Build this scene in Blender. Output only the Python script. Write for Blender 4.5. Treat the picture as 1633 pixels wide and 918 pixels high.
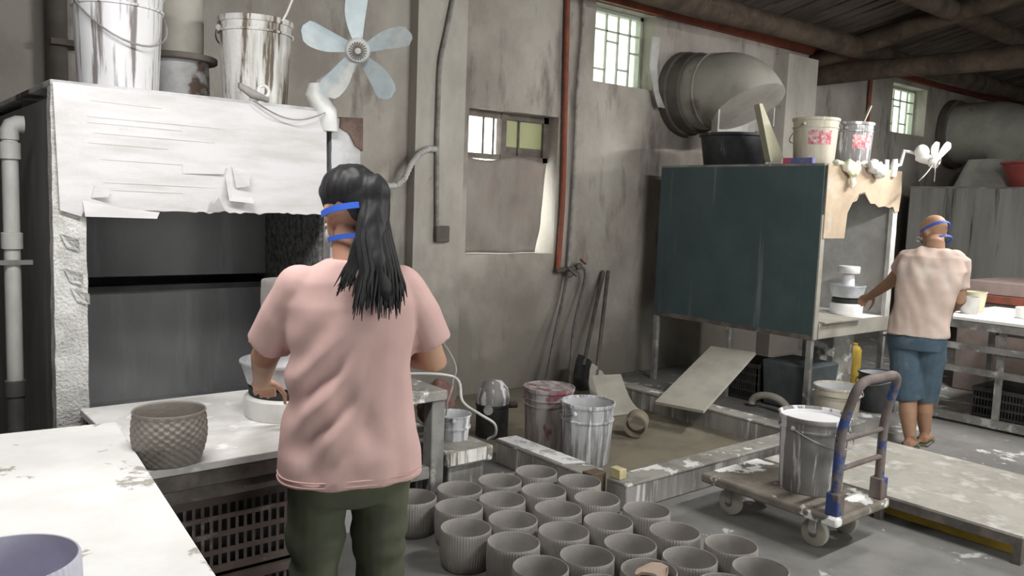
import bpy, bmesh, math, random
from mathutils import Vector as V, Matrix, noise
random.seed(7)
for o in list(bpy.data.objects): bpy.data.objects.remove(o)
S = bpy.context.scene
C = S.collection
PI = math.pi
# ---------------------------------------------------------------- camera
CF, CP, CR, CY, CH = 1319.0, 0.10184, 0.03693, -0.68476, 1.5
def _rz(v): return V((math.cos(CY)*v[0]-math.sin(CY)*v[1], math.sin(CY)*v[0]+math.cos(CY)*v[1], v[2]))
_f = V((0, math.cos(CP), -math.sin(CP))); _u = V((0, math.sin(CP), math.cos(CP))); _x = V((1, 0, 0))
AX = _rz(math.cos(CR)*_x+math.sin(CR)*_u); AU = _rz(-math.sin(CR)*_x+math.cos(CR)*_u); AF = _rz(_f)
cd = bpy.data.cameras.new('camera'); cam = bpy.data.objects.new('camera', cd); C.objects.link(cam)
cd.sensor_width = 36; cd.lens = CF/1633*36; cd.clip_start = .05
cam.matrix_world = Matrix(((AX.x, AU.x, -AF.x, 0), (AX.y, AU.y, -AF.y, 0), (AX.z, AU.z, -AF.z, CH), (0, 0, 0, 1)))
S.camera = cam
EYE = V((0, 0, CH))
def ray(px, py): return (px-816.5)*AX+(459-py)*AU+CF*AF
def at(px, py, d): return EYE+ray(px, py)*(d/CF)              # a pixel at a known forward distance
def onz(px, py, z=0): r = ray(px, py); return EYE+r*((z-CH)/r.z)   # a pixel on a horizontal surface
def ony(px, py, y): r = ray(px, py); return EYE+r*(y/r.y)
def onx(px, py, x): r = ray(px, py); return EYE+r*(x/r.x)
# ---------------------------------------------------------------- world, lights, exposure
w = bpy.data.worlds.new('World'); S.world = w; w.use_nodes = True
w.node_tree.nodes['Background'].inputs[0].default_value = (.97, 1, .95, 1)
w.node_tree.nodes['Background'].inputs[1].default_value = 2.6
def area(name, loc, target, sx, sy, e, col=(1, .98, .95)):
    l = bpy.data.lights.new(name, 'AREA'); l.shape = 'RECTANGLE'; l.size = sx; l.size_y = sy; l.energy = e; l.color = col
    o = bpy.data.objects.new(name, l); C.objects.link(o); o.location = loc
    o.rotation_euler = (V(target)-V(loc)).to_track_quat('-Z', 'Y').to_euler(); return o
area('tube_or_fill_light', (.55, 2.1, 2.5), (.7, 2.5, 0), 1.2, .1, 20)
area('tube_or_fill_light', (6.75, 2.1, 2.72), (6.3, 3.0, 0), 1.2, .1, 50)
area('tube_or_fill_light', (3.6, .6, 2.9), (3.6, 2.8, 0), 1.2, .1, 42)  # unseen fill lamp added for general light
S.view_settings.view_transform = 'Standard'; S.view_settings.look = 'None'
S.view_settings.exposure = 0.68; S.view_settings.gamma = 1
# ---------------------------------------------------------------- materials
MATS = {}
def mat(name, c1, c2=None, scale=4, stretch=(1, 1, 1), fac=(.4, .62), rough=.8, bump=0., bscale=60, metal=0.,
        c3=None, scale3=6, stretch3=(1, 1, 1), fac3=(.55, .6), spec=.3, alpha=None, emis=None, trans=0, detail=6):
    if name in MATS: return MATS[name]
    m = bpy.data.materials.new(name); m.use_nodes = True; nt = m.node_tree; N = nt.nodes; L = nt.links
    b = N['Principled BSDF']; b.inputs['Roughness'].default_value = rough; b.inputs['Metallic'].default_value = metal
    b.inputs['Specular IOR Level'].default_value = spec
    def c4(c): return (c[0], c[1], c[2], 1)
    b.inputs['Base Color'].default_value = c4(c1)
    tc = N.new('ShaderNodeTexCoord')
    def nz(sc, st, f):
        mp = N.new('ShaderNodeMapping'); mp.inputs['Scale'].default_value = st; L.new(tc.outputs['Object'], mp.inputs[0])
        n = N.new('ShaderNodeTexNoise'); n.inputs['Scale'].default_value = sc; n.inputs['Detail'].default_value = detail
        n.inputs['Roughness'].default_value = .62; L.new(mp.outputs[0], n.inputs['Vector'])
        r = N.new('ShaderNodeMapRange'); r.inputs[1].default_value = f[0]; r.inputs[2].default_value = f[1]
        L.new(n.outputs[0], r.inputs[0]); return r.outputs[0]
    src = None
    if c2:
        mx = N.new('ShaderNodeMix'); mx.data_type = 'RGBA'; mx.inputs[6].default_value = c4(c1); mx.inputs[7].default_value = c4(c2)
        L.new(nz(scale, stretch, fac), mx.inputs[0]); src = mx.outputs[2]
    if c3:
        m3 = N.new('ShaderNodeMix'); m3.data_type = 'RGBA'; m3.inputs[6].default_value = c4(c1); m3.inputs[7].default_value = c4(c3)
        if src: L.new(src, m3.inputs[6])
        L.new(nz(scale3, stretch3, fac3), m3.inputs[0]); src = m3.outputs[2]
    if src: L.new(src, b.inputs['Base Color'])
    if bump:
        n = N.new('ShaderNodeTexNoise'); n.inputs['Scale'].default_value = bscale; n.inputs['Detail'].default_value = 4
        L.new(tc.outputs['Object'], n.inputs['Vector'])
        bp = N.new('ShaderNodeBump'); bp.inputs['Strength'].default_value = bump; bp.inputs['Distance'].default_value = .01
        L.new(n.outputs[0], bp.inputs['Height']); L.new(bp.outputs[0], b.inputs['Normal'])
    if trans: b.inputs['Transmission Weight'].default_value = trans
    if alpha is not None: b.inputs['Alpha'].default_value = alpha
    if emis: b.inputs['Emission Color'].default_value = c4(emis[0]); b.inputs['Emission Strength'].default_value = emis[1]
    MATS[name] = m; return m
m_wall = mat('stained plaster', (.50, .465, .42), (.33, .295, .265), 1.5, (1, 1, .7), (.38, .62), .92, .25, 45, c3=(.17, .15, .14), scale3=3.4, stretch3=(1.6, 1, .45), fac3=(.56, .74))
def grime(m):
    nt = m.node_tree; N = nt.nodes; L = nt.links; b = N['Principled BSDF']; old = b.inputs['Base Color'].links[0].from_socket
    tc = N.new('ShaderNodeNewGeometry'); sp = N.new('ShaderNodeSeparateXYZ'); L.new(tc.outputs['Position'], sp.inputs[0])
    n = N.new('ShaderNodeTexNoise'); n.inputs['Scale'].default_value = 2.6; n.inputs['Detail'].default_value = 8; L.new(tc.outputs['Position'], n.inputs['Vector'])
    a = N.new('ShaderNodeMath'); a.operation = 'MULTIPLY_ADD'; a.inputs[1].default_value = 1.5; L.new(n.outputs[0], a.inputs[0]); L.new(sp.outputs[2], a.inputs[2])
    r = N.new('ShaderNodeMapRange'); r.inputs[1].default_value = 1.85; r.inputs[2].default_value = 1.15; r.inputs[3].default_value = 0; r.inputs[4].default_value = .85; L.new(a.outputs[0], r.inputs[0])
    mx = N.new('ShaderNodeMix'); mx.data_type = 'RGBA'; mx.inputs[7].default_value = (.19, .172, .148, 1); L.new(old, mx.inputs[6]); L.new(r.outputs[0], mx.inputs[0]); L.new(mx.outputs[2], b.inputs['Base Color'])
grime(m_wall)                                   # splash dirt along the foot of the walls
m_wall2 = mat('pale plaster', (.56, .53, .48), (.40, .37, .335), 2.2, (1, 1, .5), (.42, .66), .92, .25, 45, c3=(.19, .17, .16), scale3=6, stretch3=(1, 1, .7), fac3=(.66, .72))
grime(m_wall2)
m_floor = mat('dusty concrete', (.25, .245, .235), (.16, .157, .15), 2.2, fac=(.38, .65), rough=.85, bump=.15, bscale=50, c3=(.58, .58, .57), scale3=5, fac3=(.60, .64))
m_pit = mat('settled glaze sand', (.235, .21, .155), (.17, .155, .12), 1.8, rough=.7, bump=.1, c3=(.32, .29, .23), scale3=2, fac3=(.56, .7))
m_curb = mat('splashed concrete', (.34, .33, .30), (.22, .21, .19), 5, rough=.85, bump=.3, c3=(.75, .75, .73), scale3=9, fac3=(.56, .63))
m_curbdrip = mat('dripped concrete', (.33, .32, .30), (.17, .16, .15), 7, (1, 1, .12), (.38, .62), .85, .2, c3=(.62, .61, .6), scale3=22, stretch3=(1, 1, .05), fac3=(.55, .66))
m_wood = mat('old dark timber', (.115, .085, .062), (.06, .046, .036), 5, (1, 1, 1), rough=.9, bump=.3, bscale=25, c3=(.20, .165, .13), scale3=7, fac3=(.6, .8))
m_board = mat('roof board', (.15, .12, .10), (.08, .066, .056), 4, (3, .3, 1), rough=.9, bump=.2, c3=(.30, .26, .23), scale3=5, stretch3=(4, .3, 1), fac3=(.62, .75))
m_roofsheet = mat('roof underside', (.05, .045, .042), (.03, .028, .026), 3, rough=.95)
m_red = mat('rust red paint', (.32, .09, .055), (.20, .075, .05), 9, rough=.7, bump=.1)
m_pipe = mat('dusty grey pipe', (.36, .34, .32), (.22, .21, .2), 12, rough=.7)
m_hose = mat('dark hose', (.10, .095, .09), (.16, .15, .14), 20, rough=.7)
m_pvc = mat('pale pvc', (.58, .575, .55), (.42, .415, .40), 6, (1, 1, .4), rough=.55)
m_pvcdark = mat('grimy pvc', (.12, .12, .12), (.07, .07, .07), 6, (1, 1, .4), rough=.6)
m_card = mat('glaze coated cardboard', (.69, .68, .70), (.57, .555, .555), 3, (1, 1, 5), (.4, .65), .8, .1, 60, c3=(.55, .5, .46), scale3=1.6, stretch3=(1, 1, 8), fac3=(.64, .72))
m_card2 = mat('bare cardboard', (.52, .41, .30), (.42, .33, .245), 4, rough=.85, bump=.05, c3=(.58, .52, .44), scale3=3, fac3=(.55, .68))
m_crust = mat('crusted white glaze', (.72, .72, .70), (.50, .495, .48), 14, rough=.9, bump=.9, bscale=90)
m_dark = mat('dark booth steel', (.20, .20, .205), (.15, .15, .155), 2.5, (1, 1, .35), rough=.85, bump=.05, c3=(.25, .25, .255), scale3=7, stretch3=(1, 1, .15), fac3=(.55, .72))
m_rough = mat('crusted dark booth side', (.27, .27, .27), (.10, .10, .10), 38, rough=.95, bump=1., bscale=70)
m_spray = mat('oversprayed steel', (.62, .62, .64), (.30, .295, .29), 3, rough=.8, c3=(.10, .07, .055), scale3=3, fac3=(.6, .64))
m_green = mat('dark green enamel', (.075, .112, .118), (.058, .09, .095), 2.5, rough=.55, c3=(.19, .225, .225), scale3=11, stretch3=(1, 1, .04), fac3=(.6, .72))
m_steel = mat('dusty steel', (.30, .295, .28), (.18, .175, .165), 6, rough=.65, bump=.1, c3=(.48, .47, .45), scale3=8, fac3=(.58, .66))
m_angle = mat('blackened steel', (.10, .09, .085), (.20, .17, .155), 9, rough=.6, c3=(.5, .48, .47), scale3=13, fac3=(.66, .7))
m_galv = mat('dusty galvanised duct', (.44, .42, .375), (.33, .31, .28), 3, rough=.7, metal=.05, c3=(.16, .14, .12), scale3=2, fac3=(.6, .7))
m_galvlite = mat('whitened duct collar', (.58, .57, .55), (.42, .41, .385), 4, rough=.75, bump=.1)
m_ductdark = mat('dark duct flange', (.105, .095, .085), (.16, .14, .12), 4, rough=.75)
m_white = mat('white glaze', (.88, .88, .90), rough=.35, spec=.5)
m_whitetop = mat('white dusted board', (.90, .90, .89), (.82, .81, .79), 5, rough=.8, c3=(.42, .40, .36), scale3=5.5, fac3=(.60, .63))
m_tabletop = mat('glaze dusted table top', (.84, .835, .82), (.58, .56, .53), 3.5, fac=(.4, .62), rough=.8, bump=.1, c3=(.92, .92, .92), scale3=7, fac3=(.57, .62))
m_bwhite = mat('white bucket streaked', (.80, .80, .84), (.70, .69, .70), 6, (1, 1, .1), rough=.8, c3=(.22, .20, .20), scale3=26, stretch3=(1, 1, .05), fac3=(.53, .62))
m_bwhite2 = mat('heavily dripped bucket', (.84, .835, .82), (.55, .52, .47), 24, (1, 1, .06), (.45, .6), .85, .3, c3=(.20, .165, .13), scale3=26, stretch3=(1, 1, .08), fac3=(.54, .6))
m_bpit = mat('pale grey dripped bucket', (.56, .57, .60), (.27, .265, .27), 24, (1, 1, .07), (.45, .58), .85, c3=(.80, .81, .84), scale3=30, stretch3=(1, 1, .06), fac3=(.53, .6))
m_bred = mat('grimy bucket with red print', (.46, .43, .42), (.25, .21, .21), 24, (1, 1, .08), (.42, .58), .8, c3=(.26, .10, .11), scale3=9, stretch3=(1, 1, .6), fac3=(.54, .6))
m_bgrey = mat('grimy grey bucket', (.27, .26, .26), (.18, .175, .175), 8, (1, 1, .4), rough=.6, c3=(.72, .71, .74), scale3=20, stretch3=(1, 1, .05), fac3=(.525, .565))
m_bcream = mat('cream bucket', (.64, .60, .50), (.46, .42, .33), 8, (1, 1, .2), rough=.6, c3=(.8, .79, .76), scale3=22, stretch3=(1, 1, .05), fac3=(.6, .68))
m_bdark = mat('dark bucket', (.065, .068, .078), (.10, .10, .105), 8, rough=.55, c3=(.4, .4, .41), scale3=20, stretch3=(1, 1, .08), fac3=(.64, .7))
m_bucketin = mat('bucket inside', (.50, .51, .53), (.62, .63, .64), 6, rough=.6)
m_redlabel = mat('red print', (.50, .10, .14), (.72, .60, .58), 30, rough=.6)
m_tub = mat('black plastic tub', (.035, .038, .044), (.07, .07, .075), 5, rough=.5, c3=(.22, .215, .22), scale3=8, stretch3=(1, 1, .25), fac3=(.6, .72))
m_crate = mat('dark brown crate plastic', (.17, .13, .12), (.12, .09, .084), 8, rough=.6, c3=(.24, .2, .19), scale3=9, fac3=(.6, .68))
m_crateblk = mat('black crate plastic', (.035, .035, .035), (.06, .058, .055), 8, rough=.6)
m_pot = mat('raw grey pot', (.35, .33, .31), (.30, .283, .265), 9, rough=.92, bump=.15, bscale=150)
m_potw = mat('woven texture pot', (.315, .29, .26), (.255, .235, .21), 9, rough=.92, bump=.15, bscale=150)
m_potlav = mat('lavender glazed pot', (.70, .69, .80), (.60, .59, .70), 9, rough=.6)
m_plastw = mat('white plastic', (.80, .80, .78), (.70, .70, .68), 9, rough=.4)
m_fan = mat('pale blue fan blade', (.52, .60, .64), (.42, .48, .51), 6, rough=.5, c3=(.62, .62, .60), scale3=5, fac3=(.56, .68))
m_fanhub = mat('grey fan hub', (.58, .58, .58), (.45, .45, .45), 9, rough=.55)
m_black = mat('black rubber', (.025, .025, .026), (.045, .045, .045), 9, rough=.6)
m_basin = mat('galvanised basin', (.62, .64, .67), (.42, .43, .45), 7, rough=.4, metal=.3)
m_trolley = mat('grimy trolley deck', (.26, .23, .19), (.16, .145, .125), 6, rough=.85, bump=.3, c3=(.85, .85, .84), scale3=4.6, fac3=(.56, .59))
m_handle = mat('chipped blue tube', (.20, .16, .145), (.13, .11, .105), 10, rough=.7, c3=(.05, .08, .23), scale3=6, fac3=(.56, .6))
m_ply = mat('scuffed plywood', (.46, .44, .395), (.36, .34, .30), 4, rough=.9, c3=(.60, .585, .55), scale3=7, fac3=(.52, .66))
m_yellow = mat('yellow paint', (.58, .40, .07), (.40, .28, .06), 8, rough=.7)
m_plank = mat('dusty plank', (.40, .38, .33), (.33, .31, .27), 4, (1, 1, 1), rough=.9)
m_brickd = mat('dark brick', (.15, .11, .075), (.10, .075, .055), 12, rough=.9, bump=.4)
m_bricky = mat('yellow brick', (.62, .54, .31), (.48, .41, .24), 12, rough=.9, bump=.3)
m_handletool = mat('tool handle wood', (.13, .115, .095), (.085, .075, .065), 10, rough=.8)
m_grey3 = mat('streaked grey panel', (.34, .335, .315), (.24, .235, .22), 5, (1, 1, .12), rough=.8, c3=(.085, .085, .08), scale3=13, stretch3=(1, 1, .07), fac3=(.58, .68))
m_redbasin = mat('red plastic basin', (.52, .115, .10), (.40, .10, .09), 6, rough=.5)
m_cream = mat('cream plastic', (.66, .64, .46), (.56, .54, .40), 8, rough=.55)
m_pinkboard = mat('pinkish boards', (.29, .23, .21), (.23, .185, .17), 6, rough=.85)
m_bag = mat('plastic bag', (.72, .72, .70), (.55, .54, .50), 12, rough=.35)
m_glove = mat('soiled glove', (.66, .65, .42), (.80, .80, .76), 14, rough=.85)
m_rag = mat('maroon rag', (.20, .105, .09), (.13, .075, .065), 10, rough=.9)
m_sheet = mat('grimy plastic sheet', (.35, .32, .29), (.26, .22, .20), 3, (1, 1, .5), rough=.6, c3=(.36, .27, .24), scale3=2, fac3=(.5, .65))
m_pane = mat('frosted green pane', (.90, 1, .86), rough=.3, trans=1.)
m_paney = mat('yellow green pane', (.45, .47, .25), (.40, .42, .24), 3, rough=.6)
m_frame = mat('window timber', (.20, .17, .15), (.13, .11, .10), 8, rough=.85)
m_grille = mat('painted grille', (.50, .52, .46), rough=.6)
m_skin = mat('skin', (.50, .29, .20), (.44, .245, .165), 8, rough=.6)
m_skin2 = mat('tanned skin', (.40, .235, .15), (.34, .19, .12), 8, rough=.6)
m_pink = mat('pale pink cotton', (.66, .445, .42), (.61, .405, .385), 5, rough=.95)
m_pink2 = mat('dusty pink cotton', (.56, .45, .385), (.53, .39, .35), 3, rough=.95, c3=(.60, .53, .47), scale3=3, fac3=(.5, .64))
m_olive = mat('olive trousers', (.10, .108, .072), (.078, .085, .057), 6, rough=.9)
m_denim = mat('blue denim', (.085, .125, .165), (.065, .10, .135), 9, rough=.95, c3=(.15, .18, .2), scale3=6, fac3=(.56, .7))
m_hair = mat('black hair', (.010, .010, .012), (.022, .021, .022), 40, (1, 1, .1), rough=.55, spec=.35)
m_strap = mat('blue strap', (.04, .13, .62), rough=.6)
m_mask = mat('respirator', (.5, .5, .5), rough=.5)
m_shoe = mat('sandal', (.13, .14, .11), rough=.8)
m_clear = mat('goggle lens', (.8, .8, .8), rough=.15, trans=.8)
m_boxb = mat('blue carton', (.12, .13, .32), (.2, .2, .36), 8, rough=.7)
m_boxr = mat('red carton end', (.5, .10, .16), rough=.7)
# ---------------------------------------------------------------- mesh builder
class MB:
    def __init__(s): s.v = []; s.f = []
    def add(s, vs, fs): k = len(s.v); s.v += [V(p) for p in vs]; s.f += [tuple(i+k for i in f) for f in fs]; return s
    def hexa(s, p): return s.add(p, [(0, 3, 2, 1), (4, 5, 6, 7), (0, 1, 5, 4), (1, 2, 6, 5), (2, 3, 7, 6), (3, 0, 4, 7)])
    def box(s, x0, x1, y0, y1, z0, z1): return s.hexa([(x0, y0, z0), (x1, y0, z0), (x1, y1, z0), (x0, y1, z0), (x0, y0, z1), (x1, y0, z1), (x1, y1, z1), (x0, y1, z1)])
    def bar(s, a, b, wx, wy, up=(0, 0, 1)):
        a, b = V(a), V(b); t = (b-a).normalized(); u = V(up)
        if abs(t.dot(u)) > .95: u = V((0, 1, 0))
        r = t.cross(u).normalized()*wx/2; u2 = r.cross(t).normalized()*wy/2
        return s.hexa([a-r-u2, a+r-u2, a+r+u2, a-r+u2, b-r-u2, b+r-u2, b+r+u2, b-r+u2])
    def rings(s, R, cap=True, closed=False):
        n = len(R[0]); k = len(s.v)
        for r in R: s.v += [V(p) for p in r]
        m = len(R)
        for i in range(m if closed else m-1):
            j = (i+1) % m
            for q in range(n):
                p = (q+1) % n; s.f.append((k+i*n+q, k+i*n+p, k+j*n+p, k+j*n+q))
        if cap and not closed:
            s.f.append(tuple(k+q for q in reversed(range(n)))); s.f.append(tuple(k+(m-1)*n+q for q in range(n)))
        return s
    def tube(s, pts, r, n=10, cap=True):
        pts = [V(p) for p in pts]; R = []; u = None
        for i, p in enumerate(pts):
            t = (pts[min(i+1, len(pts)-1)]-pts[max(i-1, 0)]).normalized()
            if u is None: u = t.orthogonal().normalized()
            u = (u-t*u.dot(t)).normalized(); w_ = t.cross(u)
            rr = r[i] if isinstance(r, (list, tuple)) else r
            R.append([p+(u*math.cos(2*PI*q/n)+w_*math.sin(2*PI*q/n))*rr for q in range(n)])
        return s.rings(R, cap)
    def lathe(s, c, prof, n=32, fn=None, axis=None):      # prof: (r, z); fn(angle, k) -> radius factor
        c = V(c); R = []
        ax = V(axis).normalized() if axis else V((0, 0, 1)); e1 = ax.orthogonal().normalized() if axis else V((1, 0, 0)); e2 = ax.cross(e1)
        for k, (r, z) in enumerate(prof):
            R.append([c+ax*z+(e1*math.cos(2*PI*q/n)+e2*math.sin(2*PI*q/n))*max(r*(fn(2*PI*q/n, k) if fn else 1), .0004) for q in range(n)])
        return s.rings(R, True)
    def ell(s, c, rx, ry, rz, M=None, n=20, m=12):
        R = []
        for i in range(m+1):
            a = PI*i/m; R.append([(rx*max(math.sin(a), .01)*math.cos(2*PI*q/n), ry*max(math.sin(a), .01)*math.sin(2*PI*q/n), -rz*math.cos(a)) for q in range(n)])
        M = M or Matrix.Identity(3)
        return s.rings([[V(c)+M @ V(p) for p in r] for r in R])
    def loft(s, st, n=24, pw=2.3):                        # st: (centre, half side vector, half front vector)
        R = []
        for c, a, b in st:
            ring = []
            for q in range(n):
                t = 2*PI*q/n; ct, sn = math.cos(t), math.sin(t)
                ring.append(V(c)+V(a)*math.copysign(abs(ct)**(2/pw), ct)+V(b)*math.copysign(abs(sn)**(2/pw), sn))
            R.append(ring)
        return s.rings(R)
    def prism(s, pts, off):                               # polygon extruded by a vector
        n = len(pts); off = V(off); k = len(s.v); s.v += [V(p) for p in pts]+[V(p)+off for p in pts]
        s.f.append(tuple(k+i for i in range(n))); s.f.append(tuple(k+n+i for i in reversed(range(n))))
        for i in range(n): j = (i+1) % n; s.f.append((k+i, k+n+i, k+n+j, k+j))
        return s
    def mesh(s, name, off=V((0, 0, 0)), ang=38):
        me = bpy.data.meshes.new(name); me.from_pydata([tuple(p-off) for p in s.v], [], s.f)
        bm = bmesh.new(); bm.from_mesh(me); bmesh.ops.recalc_face_normals(bm, faces=bm.faces); bm.to_mesh(me); bm.free()
        me.shade_smooth(); me.set_sharp_from_angle(angle=math.radians(ang)); me.update(); return me
def cr(P, n=8):
    P = [V(p) for p in P]; Q = [P[0]*2-P[1]]+P+[P[-1]*2-P[-2]]; out = []
    for i in range(1, len(Q)-2):
        for k in range(n):
            t = k/n; out.append(.5*((2*Q[i])+(Q[i+1]-Q[i-1])*t+(2*Q[i-1]-5*Q[i]+4*Q[i+1]-Q[i+2])*t*t+(3*Q[i]-Q[i-1]-3*Q[i+1]+Q[i+2])*t*t*t))
    return out+[P[-1]]
def rootloc(p):
    o = V((0, 0, 0))
    while p: o = o+p.location; p = p.parent
    return o
def build(name, mb, m, parent=None, bev=0, label=None, ang=38):
    if parent: off = rootloc(parent)
    else:
        xs = [p.x for p in mb.v]; ys = [p.y for p in mb.v]; off = V(((min(xs)+max(xs))/2, (min(ys)+max(ys))/2, min(p.z for p in mb.v)))
    me = mb.mesh(name, off, ang); me.materials.append(m); o = bpy.data.objects.new(name, me); C.objects.link(o)
    if parent: o.parent = parent
    else: o.location = off
    if bev:
        b = o.modifiers.new('bevel', 'BEVEL'); b.width = bev; b.segments = 2; b.limit_method = 'ANGLE'
    if label: o['label'] = label
    return o
def tag(o, label, cat, group=None):
    o['label'] = label; o['category'] = cat
    if group: o['group'] = group
    return o
def thing(name, loc, label, cat, group=None):
    o = bpy.data.objects.new(name, None); C.objects.link(o); o.location = loc; o.empty_display_size = .1
    return tag(o, label, cat, group)
def struct(o): o['kind'] = 'structure'; return o
def dup(root, loc, label=None, rotz=None):
    def cp(o, par):
        c = o.copy(); C.objects.link(c); c.parent = par
        for ch in o.children: cp(ch, c)
        return c
    r = cp(root, None); r.location = loc
    if label: r['label'] = label
    if rotz is not None: r.rotation_euler.z = rotz
    return r
def skinned(mb, voxel=.007, smooth=6, fn=None):           # union of closed shapes as one continuous surface
    me = mb.mesh('tmp'); o = bpy.data.objects.new('tmp', me); C.objects.link(o)
    r = o.modifiers.new('r', 'REMESH'); r.mode = 'VOXEL'; r.voxel_size = voxel
    if smooth:
        q = o.modifiers.new('s', 'SMOOTH'); q.iterations = smooth; q.factor = .5
    bpy.context.view_layer.update(); dg = bpy.context.evaluated_depsgraph_get()
    ev = bpy.data.meshes.new_from_object(o.evaluated_get(dg)); bpy.data.objects.remove(o)
    out = MB(); nr = [v.normal.copy() for v in ev.vertices]
    out.v = [v.co.copy() for v in ev.vertices]; out.f = [tuple(p.vertices) for p in ev.polygons]
    if fn: out.v = [p+n_*fn(p) for p, n_ in zip(out.v, nr)]
    bpy.data.meshes.remove(ev); return out
# ---------------------------------------------------------------- the setting
WY = 5.1
struct(build('floor', MB().box(-4, 16, -4, 5.4, -.1, 0), m_floor))
def wall_with_holes(x0, x1, z0, z1, holes):
    mb = MB(); xs = sorted({x0, x1}|{h[0] for h in holes}|{h[1] for h in holes}); zs = sorted({z0, z1}|{h[2] for h in holes}|{h[3] for h in holes})
    for i in range(len(xs)-1):
        for j in range(len(zs)-1):
            cx, cz = (xs[i]+xs[i+1])/2, (zs[j]+zs[j+1])/2
            if any(h[0] < cx < h[1] and h[2] < cz < h[3] for h in holes): continue
            mb.box(xs[i], xs[i+1], WY, WY+.26, zs[j], zs[j+1])
    return mb
NI = (3.69, 4.59, 1.1, 2.21); W1 = (4.96, 5.70, 2.55, 3.2); W3 = (10.05, 10.95, 2.55, 3.14)
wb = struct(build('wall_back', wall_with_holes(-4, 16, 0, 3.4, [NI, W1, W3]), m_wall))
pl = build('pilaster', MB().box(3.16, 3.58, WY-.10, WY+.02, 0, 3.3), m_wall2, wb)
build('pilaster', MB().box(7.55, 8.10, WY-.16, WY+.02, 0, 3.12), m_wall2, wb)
build('wall_plate', MB().box(4.7, 15, WY-.05, WY+.02, 3.2, 3.28), m_red, wb)
fw_ = MB()
for a_ in ((-4, 1.0, 0, 5.2), (7.0, 16, 0, 5.2), (1.0, 7.0, 2.7, 5.2)): fw_.box(a_[0], a_[1], -4.2, -4, a_[2], a_[3])
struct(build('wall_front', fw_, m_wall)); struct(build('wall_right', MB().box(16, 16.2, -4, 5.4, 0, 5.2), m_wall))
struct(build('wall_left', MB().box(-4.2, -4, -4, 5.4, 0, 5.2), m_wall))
def roofz(y): return 3.27+.22*(5.1-y)
ce = struct(build('ceiling', MB().hexa([(-4, 5.4, roofz(5.4)+.05), (16, 5.4, roofz(5.4)+.05), (16, -4, roofz(-4)+.05), (-4, -4, roofz(-4)+.05), (-4, 5.4, roofz(5.4)+.09), (16, 5.4, roofz(5.4)+.09), (16, -4, roofz(-4)+.09), (-4, -4, roofz(-4)+.09)]), m_roofsheet))
x = 2.0
while x < 15:
    bw = random.uniform(.10, .17); d = random.uniform(0, .022); mb = MB()
    p = [(x, 5.3), (x+bw, 5.3), (x+bw, -2.5), (x, -2.5)]
    mb.hexa([(a, b, roofz(b)+d) for a, b in p]+[(a, b, roofz(b)+d+.022) for a, b in p]); build('board', mb, m_board, ce); x += bw+random.uniform(.012, .03)
def log(p, r, name='roof_beam'):
    a, b = V(p[0]), V(p[1]); n = 14; mb = MB()
    mb.tube([a.lerp(b, i/n)+V((0, 0, .012*math.sin(i*1.3))) for i in range(n+1)], [r*(1+.07*math.sin(i*2.1)) for i in range(n+1)], 14); return build(name, mb, m_wood, ce)
log(((2.0, 4.6, 3.22), (15, 4.6, 3.22)), .105); log(((2.0, 3.65, 3.44), (15, 3.65, 3.44)), .09); log(((2.0, 2.5, 3.71), (15, 2.5, 3.71)), .09)
log(((8.25, 5.2, 2.98), (8.25, -2.4, 2.98)), .10); log(((8.25, 5.1, 3.13), (8.25, -2.4, 4.74)), .10)
log(((13.2, 5.2, 2.98), (13.2, -2.4, 2.98)), .10)
# windows
def grille_window(name, h, pane, bars):
    x0, x1, z0, z1 = h
    o = struct(build(name, MB().box(x0, x1, WY+.2, WY+.215, z0, z1), pane))
    f = MB()
    for a, b, c, d in ((x0, x0+.03, z0, z1), (x1-.03, x1, z0, z1), (x0, x1, z0, z0+.03), (x0, x1, z1-.03, z1)): f.box(a, b, WY+.15, WY+.23, c, d)
    build('window_frame', f, m_grille, o)
    for (a, b, c, d) in bars: build('grille_bar', MB().box(a, b, WY+.16, WY+.18, c, d), m_grille, o)
    return o
def bars_for(h):
    x0, x1, z0, z1 = h; L = []; wd = (x1-x0)
    for k in range(1, 5): L.append((x0+wd*k/5-.008, x0+wd*k/5+.008, z0, z1))
    for k, zz in ((0, .58), (1, .22), (2, .6), (3, .25), (4, .5)): L.append((x0+wd*k/5, x0+wd*(k+1)/5, z0+(z1-z0)*zz-.008, z0+(z1-z0)*zz+.008))
    L.append((x0, x1, z0+(z1-z0)*.72, z0+(z1-z0)*.72+.016)); return L
grille_window('window_1', W1, m_pane, bars_for(W1)); grille_window('window_3', W3, m_pane, bars_for(W3))
x0, x1, z0, z1 = NI
wn = struct(build('window_2', MB().box(x0, x1, WY+.12, WY+.17, 1.84, 1.88).box(x0, x1, WY+.12, WY+.17, z1-.05, z1).box(x0, x0+.04, WY+.12, WY+.17, 1.84, z1).box(x1-.05, x1, WY+.12, WY+.17, 1.84, z1).box(4.09, 4.14, WY+.11, WY+.18, 1.84, z1), m_frame))
for xx in (3.78, 3.93, 4.03, 4.29): build('window_bar', MB().tube([(xx, WY+.14, 1.86), (xx, WY+.14, z1-.03)], .009, 8), m_frame, wn)
build('pane', MB().box(4.15, 4.29, WY+.15, WY+.16, 1.95, z1-.05), m_paney, wn); build('pane', MB().box(4.30, 4.54, WY+.15, WY+.16, 1.95, z1-.05), m_paney, wn)
build('lower_board', MB().box(4.14, 4.54, WY+.15, WY+.165, 1.88, 1.95), m_frame, wn)
sh = MB(); gx, gz_ = 22, 24; k = 0
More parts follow.
